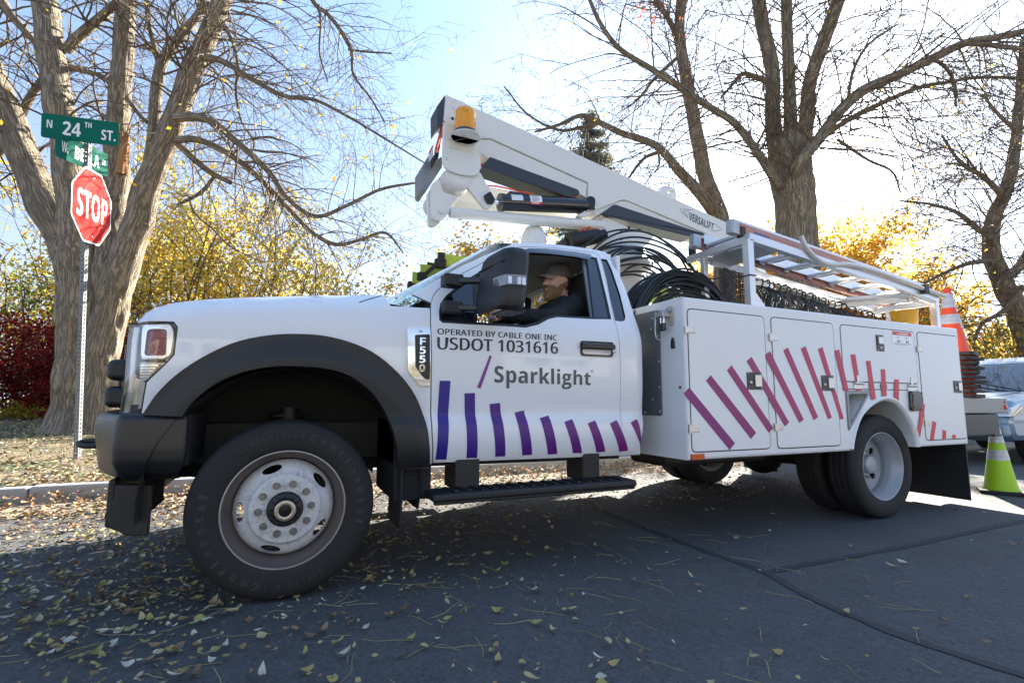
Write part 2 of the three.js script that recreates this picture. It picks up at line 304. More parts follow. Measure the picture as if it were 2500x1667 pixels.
struct('gutter', flat(-70, 70, -2.21, -1.62, 0.004), mat([1, 1, 1], 0.95, 0, { map: tex(512, 512, (u, v) => { const a = fbm(u * 7, v * 7, 7, 5), b = vn(u * 150, v * 150, 150, 3); const l = 0.25 + 0.16 * (a - 0.5) + 0.10 * (b - 0.5); return [s8(l * 1.06), s8(l * 0.88), s8(l * 0.66)]; }, true, [0.6, 0.6]) }));
// concrete kerb and gutter on both sides, cast in lengths
const concreteMap = tex(512, 512, (u, v) => { const l = 0.34 + 0.16 * (fbm(u * 8, v * 8, 8, 5) - 0.5) + 0.08 * (vn(u * 160, v * 160, 160) - 0.5); return [s8(l), s8(l * 0.97), s8(l * 0.9)]; });
const concrete = mat([1, 1, 1], 0.9, 0, { map: concreteMap, bumpMap: tex(256, 256, (u, v) => fbm(u * 64, v * 64, 64, 3), false), bumpScale: 0.003 });
for (const s of [-1, 1]) {
  const zk = s < 0 ? -2.22 : 7.4;
  const k = struct('kerb', flat(-70, 70, ...(s < 0 ? [-2.37, -2.23] : [7.41, 7.55]), 0.001), concrete);
  for (let i = 0; i < (s < 0 ? 26 : 10); i++) {
    const x0 = (s < 0 ? -20 : -15) + i * 3.0, z0 = s < 0 ? -2.37 : 7.40, z1 = s < 0 ? -2.22 : 7.55;
    part('kerb_stone', box(x0 + 0.004, x0 + 2.996, -0.05, 0.135 + 0.004 * Math.sin(i * 2.3), z0, z1, 0.022), concrete, k);
  }
}
const soilMap = tex(512, 512, (u, v) => {
  const a = fbm(u * 8, v * 8, 8, 5), b = fbm(u * 60, v * 60, 60, 3, 4), c = vn(u * 160, v * 160, 160, 7);
  const gr = sstep(0.48, 0.62, a), l = 0.7 + 0.6 * (b - 0.5) + 0.5 * (c - 0.5);
  return [s8(lerp(.235, .105, gr) * l), s8(lerp(.175, .115, gr) * l), s8(lerp(.095, .038, gr) * l)];
}, true, [0.25, 0.25]);
const lawn = struct('lawn', flat(-60, 80, -70, -2.36, 0, 140, 110, lawnY), mat([1, 1, 1], 0.95, 0, { map: soilMap, bumpMap: tex(256, 256, (u, v) => fbm(u * 64, v * 64, 64, 3), false, [0.6, 0.6]), bumpScale: 0.03 }));
struct('front_walk', flat(-70, 70, 8.6, 10.0, 0.137), concrete);
struct('front_lawn', flat(-70, 70, 7.54, 60, 0.13), mat([1, 1, 1], 0.95, 0, { map: soilMap }));
{
  const sw = struct('sidewalk', flat(-40, 60, -15.95, -14.55, 0.315), mat([.2, .19, .17], 0.95));
  for (let i = 0; i < 34; i++) part('paving_slab', box(-26 + i * 1.5 + 0.008, -24.5 + i * 1.5 - 0.008, 0.30, 0.352 + 0.004 * Math.sin(i * 1.7), -15.9, -14.6, 0.01), concrete, sw);
}

// ---- fallen leaves
const leafShapes = [[0.062, 0.021, 0.010], [0.050, 0.024, 0.014], [0.070, 0.020, 0.018], [0.045, 0.030, 0.008]].map(([L, w, c], k) => {
  const g = sheet((u, v) => { const t = v - 0.5, hw = w * Math.pow(Math.max(0, Math.sin(Math.PI * clamp(v * 0.94 + 0.03, 0, 1))), 0.8) * (1 - 0.35 * v), s = (u - 0.5) * 2; return [s * hw * 0.5 * 1.5, c * (4 * t * t) * (k % 2 ? 0.8 : 1) + Math.abs(s) * hw * 0.28 + 0.004 * Math.sin(v * 5 + k * 2 + s), t * L]; }, 2, 6);
  return clean(g);
});
const leafCols = [[.36, .28, .09], [.42, .36, .17], [.30, .26, .08], [.46, .42, .30], [.28, .17, .08], [.18, .11, .06], [.40, .31, .16], [.24, .23, .07], [.48, .45, .36], [.34, .15, .05]];
const leafMats = leafCols.map(c => mat(c, 0.75));
{
  const r = mulberry(21), list = [], C = camera.position;
  const inView = (x, y, z) => { const d = V(x, y, z).sub(C), f = V(0.4126, 0.116, -0.9035), rt = V(0.9094, 0.0054, 0.416), u = V(-0.0531, 0.9932, 0.1033), Z = d.dot(f); return Z > 0.3 && Math.abs(d.dot(rt) / Z) < 1.04 && Math.abs(d.dot(u) / Z) < 0.70; };
  for (let i = 0; i < 52000; i++) {
    const x = -5 + 16 * r(), z = -2.2 + 5.9 * r();
    const sx = sstep(2.1, -0.7, x), den = 0.012 + 0.62 * sx * (0.34 + 0.66 * sstep(2.4, 0.5, z)) * (1 + .7 * sstep(.2, -.9, x)) + 0.42 * sstep(0.7, -0.9, z) * sstep(9, 2, x) + 1.3 * sstep(-1.5, -2.05, z);
    const clump = 0.35 + 1.2 * fbm(x * 2.2 + 50, z * 2.2 + 50, 256, 3);
    if (r() > den * clump) continue;
    list.push({ x, z, y: 0.006 + 0.012 * r() + (z < -1.6 ? 0.08 * r() * sstep(-1.6, -2.1, z) : 0), a: r() * 6.28, tx: (r() - 0.5) * 0.9, tz: (r() - 0.5) * 1.1, s: (0.34 + 0.66 * Math.pow(r(), 1.6)) * (z < -1.4 ? 1.35 : 1), g: Math.floor(r() * 4), c: z < -0.9 ? [0, 4, 4, 5, 5, 6, 6, 9, 9][Math.floor(r() * 9)] : [0, 1, 2, 3, 4, 5, 6, 7, 8, 4, 5, 6][Math.floor(r() * 12)], v: inView(x, 0, z) });
  }
  list.sort((a, b) => (a.v === b.v ? Math.hypot(a.x - C.x, a.z - C.z) - Math.hypot(b.x - C.x, b.z - C.z) : a.v ? -1 : 1));
  const q = new THREE.Object3D();
  const place = (o, l) => { o.position.set(l.x, l.y + 0.004, l.z); o.rotation.set(l.tx * 0.5, l.a, l.tz * 0.5); o.scale.setScalar(l.s); };
  list.slice(0, 290).forEach(l => { const o = part('leaf', leafShapes[l.g], leafMats[l.c], road); place(o, l); });
  const rest = list.slice(290);
  leafShapes.forEach((g, k) => {
    const ls = rest.filter(l => l.g === k), im = shadow(new THREE.InstancedMesh(g, mat([1, 1, 1], 0.75), ls.length)); im.name = 'leaf_litter'; stuff(im);
    ls.forEach((l, i) => { place(q, l); q.updateMatrix(); im.setMatrixAt(i, q.matrix); im.setColorAt(i, lin(...leafCols[l.c])); }); road.add(im);
  });
  // leaf stalks on the road
  const stalkM = [mat([.36, .30, .10], 0.7), mat([.30, .26, .09], 0.7), mat([.42, .37, .17], 0.7)];
  const stalks = [0.10, 0.13, 0.16, 0.2].map((L, k) => clean(tube([[-L / 2, 0.002, 0], [-L / 5, 0.005, 0.008 * (k - 1)], [L / 5, 0.004, 0.006 * (2 - k)], [L / 2, 0.002, -0.01 * (k - 1.5)]], 0.0011, 8, 4)));
  for (let i = 0, n = 0; i < 2000 && n < 170; i++) { const x = -1.6 + 4.6 * r(), z = 0.2 + 2.9 * r(); if (!inView(x, 0, z) || r() > 0.25 + 0.75 * sstep(2.4, 0, x)) continue; n++; const o = part('leaf_stalk', stalks[Math.floor(r() * 4)], stalkM[n % 3], road); o.position.set(x, 0.004, z); o.rotation.y = r() * 6.28 * 0.5 - 1.2; }
  // leaves lying on the verge
  const LV = []; for (let i = 0; i < 60000 && LV.length < 26000; i++) { const x = -12 + 32 * r(), z = -2.36 - 13 * Math.pow(r(), 1.5); const cl = fbm(x * 1.1 + 70, z * 1.1 + 70, 256, 3); if (r() > 0.15 + 1.3 * cl) continue; LV.push([x, z]); }
  leafShapes.forEach((g, k) => {
    const n = Math.floor(LV.length / 4), im = shadow(new THREE.InstancedMesh(g, mat([1, 1, 1], 0.8), n)); im.name = 'leaf_carpet'; stuff(im);
    for (let i = 0; i < n; i++) { const [x, z] = LV[i * 4 + k]; place(q, { x, z, y: lawnY(x, z) + 0.01 * r(), a: r() * 6.28, tx: (r() - 0.5) * 1.6, tz: (r() - 0.5) * 1.6, s: 0.7 + 0.8 * r() }); q.updateMatrix(); im.setMatrixAt(i, q.matrix); const c = leafCols[[0, 1, 3, 4, 4, 5, 6, 6, 8][Math.floor(r() * 9)]]; im.setColorAt(i, lin(...c)); } lawn.add(im);
  });
  // grass blades showing through
  const bl = clean(sheet((u, v) => [(u - 0.5) * 0.006 * (1 - v), v * 0.07, 0.03 * v * v], 1, 3)), GN = 9000, im = shadow(new THREE.InstancedMesh(bl, mat([1, 1, 1], 0.7), GN)); im.name = 'grass'; stuff(im);
  for (let i = 0; i < GN; i++) { let x, z; for (let t = 0; t < 20; t++) { x = -9 + 22 * r(); z = -2.4 - 9 * Math.pow(r(), 1.4); if (fbm(x * 0.9 + 20, z * 0.9 + 20, 256, 3) > 0.56) break; } q.position.set(x, lawnY(x, z) - 0.005, z); q.rotation.set(0.5 * (r() - 0.5), r() * 6.28, 0.5 * (r() - 0.5)); q.scale.setScalar(0.6 + r() * 0.8); q.updateMatrix(); im.setMatrixAt(i, q.matrix); const k = r(); im.setColorAt(i, lin(lerp(.10, .28, k), lerp(.17, .24, k), lerp(.03, .09, k))); }
  lawn.add(im);
}

// ------------------------------------------------------------------ the bucket truck
const truck = thing('utility_truck', 'white bucket truck with purple and red slanted stripes parked on the leafy road', 'truck');
const T = truck;
const hoodLine = [[-.681,1.242],[-.667,1.263],[-.636,1.296],[-.588,1.323],[-.505,1.352],[-.346,1.38],[-.158,1.407],[.097,1.439],[.493,1.482]].sort((a, b) => a[0] - b[0]);
function hoodY(x) { const H = hoodLine; if (x <= H[0][0]) return H[0][1]; for (let i = 0; i + 1 < H.length; i++) if (x <= H[i + 1][0]) return lerp(H[i][1], H[i + 1][1], sstep(-0.15, 1.15, (x - H[i][0]) / (H[i + 1][0] - H[i][0])) * 1); return H[H.length - 1][1]; }
const RF = 0.11;
function fenderZ(x, y) { const z = cabZ(x, y), d = y - (hoodY(x) - RF); return d > 0 ? z - RF + Math.sqrt(Math.max(1e-5, RF * RF - Math.min(d, RF) ** 2)) : z; }
const seamFront = [[.695,.578],[.679,.757],[.674,.899],[.659,1.314],[.663,1.381]];
const flareOuter = [[-.573,.839],[-.532,.923],[-.462,1.01],[-.365,1.091],[-.247,1.16],[-.122,1.198],[-.01,1.213],[.129,1.212],[.254,1.186],[.363,1.141],[.477,1.055],[.574,.944],[.637,.806],[.662,.659],[.674,.557]];
const flareInner = [[-.426,.832],[-.388,.895],[-.307,.974],[-.221,1.02],[-.114,1.051],[-.002,1.06],[.136,1.054],[.24,1.027],[.339,.963],[.42,.864],[.476,.731],[.507,.566]];
const flO = spl(flareOuter, 44).map(p => [p[0], p[1]]), flI = spl(flareInner, 40).map(p => [p[0], p[1]]);
const headRing = [[-.672,1.23],[-.606,1.233],[-.494,1.238],[-.48,1.219],[-.484,1.101],[-.507,1.067],[-.581,.979],[-.594,.846],[-.696,.843],[-.675,.961],[-.678,1.169]];
const headEdge = headRing.slice(2, 8);
const zBody = 1.19;
const noseX = (z) => -.53 - .8 * Math.sqrt(Math.max(0, (.955 - Math.abs(z)) / 6));

// sheet metal of the nose
{
  const top = []; for (let i = 0; i <= 26; i++) { const x = lerp(headRing[0][0] - .012, .43, i / 26); top.push([x, hoodY(x) - 0.0005]); }
  const hd = inset(headRing, -0.007);
  const ring = [...top, [.45, 1.395], [.66, 1.40], ...[...seamFront].reverse().map(p => [p[0] - .003, p[1]]), [flareOuter[14][0], flareOuter[14][1]], ...[...flO].reverse().slice(1), ...hd.slice(2, 8).reverse().map(p => p), [hd[1][0], hd[1][1]], [hd[0][0], hd[0][1]]];
  const [fender] = both('fender', skin(ring, fenderZ, 0, 0.02, 0.02, 0.05), M.paint, T);
  // side badge with its chrome surround
  const bo = [[.531,1.281],[.654,1.289],[.663,.979],[.607,.979],[.543,1.057]], bi = [[.572,1.244],[.652,1.252],[.659,1.012],[.629,1.017],[.579,1.079]];
  const bz = (x, y) => cabZ(x, y) + .004;
  part('badge_surround', skin([soft(bo, .012), soft(bi, .01).reverse()], bz, .010, .02), M.chrome, fender);
  part('badge_plate', skin(soft(bi, .01), bz, .003, .01), mat(.02, .4), fender);
  const [bx, by] = [.616,1.237], [, by2] = [.622,1.05];
  const gl = []; ['F', '5', '5', '0'].forEach((ch, i) => { const h = (by - by2) / 4; gl.push(...letterSkin(letters(fontBold, ch, .032, h * .82), p => [bx - .016 + p[0], by - h * (i + .92) + p[1]], bz, .008)); });
  part('badge_letters', gl, M.chrome, fender);
  const [xx, xy] = [.592,1.26];
  part('badge_letters', letterSkin(letters(fontBold, 'XL', .022, .010), p => [xx + p[0], xy + p[1]], bz, .0115), M.gloss, fender);
}

{
  const zc = (x) => fenderZ(x, hoodY(x) - .0005) + .001;
  // hood: crowned sheet between the fenders, rolling down at the nose
  const g = sheet((u, v) => {
    const s = u * 2 - 1, xe = lerp(.44, -.665, v), ze = zc(Math.max(-.655, xe)), z = s * ze;
    const xf = Math.min(noseX(z) + .03, -.6), x = v < .5 ? lerp(.44 + .0 * s, lerp(.44, -.665, .5), v * 2) : lerp(lerp(.44, -.665, .5), lerp(xf, -.665, Math.pow(Math.abs(s), 6)), (v - .5) * 2);
    const y = hoodY(Math.max(xe, -.66)) + .045 * (1 - s * s) * (1 - .4 * v) + .018 * Math.exp(-(((Math.abs(s) - .55) / .14) ** 2)) * (1 - v * .8); return [x, y, z];
  }, 40, 60);
  const hood = part('hood', g, M.paint, T);
  part('nose_panel', sheet((u, v) => { const z = lerp(-.80, .80, u); return [Math.min(noseX(z) + .03, -.6) + .004 + .01 * v, lerp(hoodY(-.66) + .012, 1.165, v), z]; }, 30, 3), M.paint, T);
  { const q = [[.293,1.401],[.356,1.433],[.416,1.459]]; part('hood_seam', tube(q.map(p => [p[0], p[1], fenderZ(p[0], p[1]) + .001]), .0028, 12, 5), M.seam, hood); }
  part('cowl', sheet((u, v) => { const s = u * 2 - 1; return [lerp(.435, .53 - .12 * (1 - s * s), v), lerp(1.425, 1.418, v), s * .88]; }, 20, 3), M.plastic, T);
}
// fender flares, wheel wells
{
  const ring = [...flO, ...[...flI].reverse()];
  const cx = 0.03, cy = .5, fz = (x, y) => { let z = cabZ(Math.max(x, -.6), y); const d = Math.hypot(x - cx, (y - cy) * 1.0); return Math.max(z, .965) + .028 + .022 * sstep(.70, .58, d); };
  const mid = flO.map((p, i) => { const q = flI[Math.round(i * (flI.length - 1) / (flO.length - 1))]; return [lerp(p[0], q[0], .42), lerp(p[1], q[1], .42)]; });
  const fl = both('fender_flare', [skin([...flO, ...[...mid].reverse()], fz, 0, .05, .015, .03), skin([...mid, ...[...flI].reverse()], fz, .009, .07, .015, .03)], M.plastic, T);
  const well = sheet((u, v) => { const a = lerp(-.18, Math.PI + .12, u); return [Math.cos(a) * .60 + .03, .46 + Math.sin(a) * .60, lerp(.42, 1.0, v)]; }, 40, 4);
  both('wheel_well', [well, box(-.55, .62, .5, 1.15, .40, .42), box(-.56, -.4, .62, .84, .45, .96), box(.5, .69, .40, .80, .45, .97)], M.liner, T);
}
// headlights
{
  const hz = (x, y) => cabZ(x, y) - .004;
  const [h1] = both('headlight', skin(headRing.map(p => [p[0], p[1]]), (x, y) => hz(x, y) - .055, 0, .02), mat([.55, .55, .54], .25, .6), T);
  part('headlight_lens', skin(soft(headRing, .018), hz, 0, .004, .02, .03), M.lens, h1);
  const Zh = ';150,650,1.8442', frO = [[-.618,1.23],[-.504,1.235],[-.491,1.194],[-.496,1.101],[-.515,1.082],[-.612,1.083]], frI = [[-.594,1.209],[-.517,1.212],[-.512,1.096],[-.598,1.094]];
  part('lamp_bezel', skin([soft(frO, .02), soft(frI, .015).reverse()], hz, -.014, .03), mat([.75, .76, .78], .2, .6), h1);
  part('marker_lamp', skin(soft(frI, .015), hz, -.022, .01), mat([.42, .10, .10], .25), h1);
  for (let i = 0; i < 9; i++) { const y = lerp(frI[0][1], frI[3][1], (i + .6) / 9.4); part('lamp_rib', skin([[frI[3][0] + .002, y], [frI[1][0] - .004, y], [frI[1][0] - .004, y - .004], [frI[3][0] + .002, y - .004]], hz, -.0195, .004), mat([.25, .06, .07], .3), h1); }
  const [d0] = [[-.617,1.078]], [d1] = [[-.514,1.073]];
  part('lamp_divider', skin([[d0[0], d0[1]], [d1[0], d1[1] + .004], [d1[0] - .004, d1[1] - .006], [d0[0], d0[1] - .01]], hz, -.012, .03), M.gloss, h1);
  for (let i = 0; i < 6; i++) { const [a] = [[-.615,1.056]], y = a[1] - i * .0125; part('reflector_rib', skin([[a[0], y], [a[0] + .075 - i * .009, y], [a[0] + .075 - i * .009, y - .007], [a[0], y - .007]], hz, -.03, .02), mat([.8, .78, .72], .15, .9), h1); }
  const low = [[-.634,.999],[-.584,.978],[-.597,.865],[-.648,.855]];
  part('lamp_reflector', skin(soft(low, .01), hz, -.03, .02), mat([.78, .74, .66], .12, .9), h1);
  // black edge round the lamp
  both('lamp_seal', skin([inset(headRing, -.006), [...headRing].reverse()], hz, .001, .03), M.gloss, T);
}
// grille: frame, cross bars and tow eyes standing proud of the nose
{
  const gr = part('grille', sheet((u, v) => { const z = lerp(-.66, .66, u); return [noseX(z) + .05, lerp(.86, 1.2, v), z]; }, 24, 3), M.liner, T);
  for (const [y0, y1, pr] of [[1.12, 1.19, .02], [1.0, 1.08, .085], [.88, .96, .085], [.855, .88, .02]]) part('grille_bar', sheet((u, v) => { const a = v * Math.PI, z = lerp(-.63, .63, u); return [noseX(z) + .03 - Math.sin(a) * (.03 + pr), lerp(y1, y0, v), z]; }, 30, 6), M.plastic, gr);
  for (const s of [-1, 1]) { part('grille_frame', sheet((u, v) => { const a = u * Math.PI; return [noseX(.66) + .05 - Math.sin(a) * .07, lerp(.86, 1.16, v), s * lerp(.62, .74, u)]; }, 6, 2), M.plastic, gr); }
  for (const s of [-1, 1]) for (const [y0, y1] of [[.99, 1.09], [.865, .965]]) part('grille_corner', box(noseX(.6) - .065, noseX(.6) + .06, y0, y1, s * .53, s * .70, .03), M.plastic, gr);
  for (let i = 0; i < 22; i++) { const z = -.6 + i * 1.2 / 21; part('grille_slat', box(noseX(z) + .035, noseX(z) + .047, .88, 1.15, z - .006, z + .006), M.plastic, gr); }
}
// front bumper: pressed steel with a crushed lower corner
{
  const plan = soft([[-.40, .99], [-.50, .992], [-.66, .974, .03], [-.795, .735, .05], [-.855, .50, .08], [-.905, .22], [-.915, 0]], .03, 5).slice(2, -2), full = [...plan, ...plan.slice(0, -1).reverse().map(p => [p[0], -p[1]])];
  const prof = [[-.10, .842], [-.035, .846], [-.008, .836], [0, .815], [.004, .70], [.0, .64], [-.02, .595], [-.055, .565], [-.10, .556]];
  const g = sheet((u, v) => {
    const i = u * (full.length - 1), k = Math.min(full.length - 2, Math.floor(i)), f = i - k, p = [lerp(full[k][0], full[k + 1][0], f), lerp(full[k][1], full[k + 1][1], f)];
    const a = full[Math.max(0, k - 1)], b = full[Math.min(full.length - 1, k + 2)]; let tx = b[0] - a[0], tz = b[1] - a[1]; const l = Math.hypot(tx, tz) || 1; const nx = tz / l, nz = -tx / l;
    const j = v * (prof.length - 1), m = Math.min(prof.length - 2, Math.floor(j)), q = j - m; let o = lerp(prof[m][0], prof[m + 1][0], q), y = lerp(prof[m][1], prof[m + 1][1], q);
    const dent = -.02 * Math.exp(-(((p[0] + .80) / .06) ** 2)) * Math.exp(-(((y - .66) / .05) ** 2)) * (p[1] > 0 ? 1 : .3); o += dent;
    return [p[0] + nx * o, y, p[1] + nz * o];
  }, 120, 24);
  const bm = part('front_bumper', g, mat([.010, .0105, .012], .38), T);
  for (const s of [-1, 1]) part('tow_hook', tube([[-.8, .70, s * .47], [-.89, .70, s * .47], [-.92, .69, s * .49], [-.89, .68, s * .51], [-.8, .68, s * .51]], .013, 20, 8), M.satin, bm);
  part('bumper_bracket', [box(-.78, -.4, .6, .74, .38, .46), box(-.78, -.4, .6, .74, -.46, -.38), box(-.64, -.50, .84, .88, -.88, .88)], M.frame, T);
  const ad = [[-.665,.543],[-.539,.535],[-.536,.52],[-.535,.32],[-.617,.329],[-.632,.344],[-.672,.366],[-.694,.413],[-.678,.473],[-.665,.476]];
  both('air_dam', plate(soft(ad, .008), .86, .90, .005), M.plastic, T);
  part('air_dam_panel', box(-.70, -.67, .36, .56, -.86, .86, .01), M.plastic, T);
}
// cab: pillars, roof rail and rear corner in one pressing, doors set into it
const cabRing = [[.57,1.473],[.65,1.531],[.747,1.599],[.885,1.695],[.995,1.758],[1.069,1.802],[1.254,1.906],[1.362,1.934],[1.512,1.954],[1.74,1.966],[1.936,1.965],[1.999,1.959],[2.015,1.933],[2.026,1.842],[2.048,1.747],[2.063,1.645],[2.061,1.525],[2.057,1.465],[2.061,1.362],[2.065,1.296],[2.062,1.154],[2.077,.829],[2.034,.659],[2.033,.569],[1.897,.567],[1.88,.648],[1.886,.758],[1.892,.831],[1.88,1.322],[1.881,1.379],[1.874,1.424],[1.896,1.574],[1.912,1.736],[1.927,1.906],[1.917,1.938],[1.575,1.928],[1.353,1.903],[1.265,1.879],[1.15,1.82],[1.025,1.737],[.879,1.642],[.761,1.556],[.708,1.508],[.684,1.474],[.671,1.433]];
const quarter = [[1.932,1.893],[1.983,1.89],[1.991,1.814],[1.992,1.621],[1.976,1.458],[1.959,1.427],[1.932,1.417],[1.881,1.419],[1.895,1.559],[1.917,1.73]];
const doorRing = [[.695,.578],[.679,.757],[.674,.899],[.659,1.314],[.663,1.381],[.671,1.433],[.684,1.474],[.708,1.508],[.761,1.556],[.879,1.642],[1.025,1.737],[1.15,1.82],[1.265,1.879],[1.353,1.903],[1.575,1.928],[1.917,1.938],[1.927,1.906],[1.912,1.736],[1.896,1.574],[1.874,1.424],[1.881,1.379],[1.88,1.322],[1.892,.831],[1.886,.758],[1.88,.648],[1.897,.567]];
const winRing = [[.726,1.321],[.708,1.336],[.711,1.391],[.726,1.438],[.758,1.482],[.847,1.564],[.993,1.67],[1.157,1.784],[1.297,1.843],[1.351,1.872],[1.564,1.895],[1.822,1.899],[1.899,1.895],[1.882,1.726],[1.87,1.572],[1.855,1.427],[1.711,1.417],[1.454,1.41],[1.391,1.393],[1.311,1.351],[1.227,1.327],[1.136,1.327],[.818,1.322]];
part('cab_frame', skin([inset(cabRing, .0005), [...quarter].reverse()], cabZ, 0, .03, .025, .06), M.paint, T);
part('cab_frame', flipZ(skin([cabRing, [...quarter].reverse()], cabZ, 0, .03, .05, .12)), M.paint, T);
both('quarter_glass', skin(inset(quarter, -.004), cabZ, -.010, .004, .03, .04), M.glassDark, T);
// dark gap behind the panel joints
both('door_aperture', skin([inset(doorRing, -.02), inset([...winRing].reverse(), .02)], cabZ, -.028, .01), M.seam, T);
const doors = both('door', skin([inset(doorRing, .0032), [...winRing].reverse()], cabZ, 0, .022, .02, .05), M.paint, T);
const door = doors[0];
{
  // door glass: fixed front pane, black pillar trim, window slid down between them
  const fq = [[.726,1.321],[.708,1.336],[.711,1.391],[.726,1.438],[.758,1.482],[.847,1.564],[.953,1.64],[.913,1.322]], bp = [[1.822,1.899],[1.899,1.895],[1.882,1.726],[1.87,1.572],[1.855,1.427],[1.728,1.418],[1.763,1.606]];
  for (const d of doors) {
    const f = d === door ? g => g : flipZ;
    part('vent_glass', f(skin(fq, cabZ, -.014, .004)), M.glassDark, d); part('pillar_trim', f(skin(bp, cabZ, -.008, .01)), M.glassDark, d);
    part('window_seal', f(skin([inset(winRing, -.004), inset([...winRing].reverse(), .013)], cabZ, -.004, .02)), M.satin, d);
  }
  part('window_channel', [skin([[1.782,1.868],[1.811,1.865],[1.738,1.422],[1.713,1.42]], cabZ, -.022, .015)], mat([.20, .21, .22], .3, .6), door);
  part('divider_bar', [skin([[.947,1.648],[.969,1.662],[.928,1.323],[.909,1.322]], cabZ, -.010, .02)], M.satin, door);
  part('rain_visor', skin([[1.292,1.847],[1.35,1.878],[1.491,1.9],[1.716,1.912],[1.847,1.907],[1.805,1.851],[1.699,1.862],[1.481,1.855],[1.356,1.844],[1.302,1.814]], (x, y) => cabZ(x, y) + .03 * sstep(1.98, 1.84, y) , .006, .004, .01, .04), mat([.010, .013, .019], .08, 0, { clearcoat: 1 }), door);
  // pressed handle with its cup
  const hc = [[1.594,1.264],[1.828,1.267],[1.82,1.184],[1.596,1.183]];
  part('handle_cup', skin(soft(hc, .022), cabZ, -.004, .01), mat(.01, .7), door);
  const hh = [[1.588,1.256],[1.83,1.26],[1.829,1.229],[1.588,1.225]], [ha, hb] = [hh[0], hh[2]];
  part('door_handle', [bar([ha[0], (ha[1] + hh[3][1]) / 2 - .006, 1.032], [hb[0], (hb[1] + hh[1][1]) / 2 - .006, 1.032], .03, .036, .012), skin([soft(inset(hc, -.006), .02), soft(inset([...hc].reverse(), .006), .02)], cabZ, .006, .012)], M.gloss, door);
  part('lock_cylinder', latheZ([[0, .006], [.012, .006], [.013, 0]], 16).translate(hb[0] + .0 - .014, hb[1] - .016, 1.042), M.steel, door);
  // vinyl lettering and stripes
  const fit = (tl, bl, tr, br, W, H) => p => { const u = p[0] / W, v = p[1] / H; const lx = lerp(bl[0], tl[0], v), ly = lerp(bl[1], tl[1], v), rx = lerp(br[0], tr[0], v), ry = lerp(br[1], tr[1], v); return [lerp(lx, rx, u), lerp(ly, ry, u)]; };
  const fat = (ps, d) => ps.map(rs => rs.map((r, i) => inset(r, i ? d : -d)));
  const ink = mat([.012, .012, .015], .35);
  { const q = [[.698,1.288],[.698,1.257],[1.431,1.295],[1.429,1.262]]; part('door_lettering', letterSkin(fat(letters(fontReg, 'OPERATED BY CABLE ONE INC', 1, 1, 3), .0016), fit(q[0], q[1], q[2], q[3], 1, 1), cabZ, .0018), ink, door); }
  { const q = [[.698,1.241],[.699,1.176],[1.433,1.25],[1.431,1.183]]; part('door_lettering', letterSkin(fat(letters(fontReg, 'USDOT 1031616', 1, 1, 3), .0034), fit(q[0], q[1], q[2], q[3], 1, 1), cabZ, .0018), ink, door); }
  const grey = mat([.085, .085, .092], .35);
  { const q = [[1.026,1.099],[1.03,1.007],[1.662,1.083],[1.664,1.002]]; part('door_lettering', letterSkin(letters(fontBold, 'Sparklight', 1, 1), fit(q[0], q[1], q[2], q[3], 1, 1), cabZ, .0018), grey, door); }
  { const [rx, ry] = [1.672,1.087], ringP = (r) => [...Array(14).keys()].map(i => [rx + r * Math.cos(i / 14 * 6.283), ry + r * Math.sin(i / 14 * 6.283)]); part('door_lettering', [skin([ringP(.0095), ringP(.0078).reverse()], cabZ, .0018, 0), ...letterSkin(letters(fontBold, 'R', .006, .008), p => [rx - .003 + p[0], ry - .004 + p[1]], cabZ, .0018)], grey, door); }
  part('slash_mark', skin([[.997,1.156],[1.011,1.153],[.95,.972],[.928,.977]], cabZ, .0018, 0), mat([.22, .035, .24], .3), door);
}
const stripeMat = (t) => { const a = [.022, .012, .22], b = [.19, .010, .155], c = [.50, .016, .072], d = [.68, .020, .024]; const s = t < .33 ? [a, b, t / .33] : t < .66 ? [b, c, (t - .33) / .33] : [c, d, (t - .66) / .34]; return mat([0, 1, 2].map(i => lerp(s[0][i], s[1][i], s[2])), .4); };
[
  [[.716,1.01],[.776,1.01],[.767,.596],[.708,.598]], [[.858,.945],[.918,.947],[.94,.597],[.879,.598]], [[1.007,.887],[1.07,.894],[1.108,.599],[1.047,.599]],
  [[1.162,.84],[1.221,.852],[1.275,.601],[1.212,.599]], [[1.318,.807],[1.378,.822],[1.44,.599],[1.377,.598]], [[1.477,.784],[1.533,.799],[1.61,.598],[1.546,.599]],
  [[1.638,.773],[1.693,.791],[1.777,.599],[1.712,.598]], [[1.798,.77],[1.852,.791],[1.949,.599],[1.883,.595]], [[1.955,.773],[2.007,.796],[2.021,.762],[2.03,.719],[2.041,.627]],
].forEach((q, i) => part('stripe', skin(q, cabZ, .0016, 0, .012, .03), stripeMat(i / 26), door));

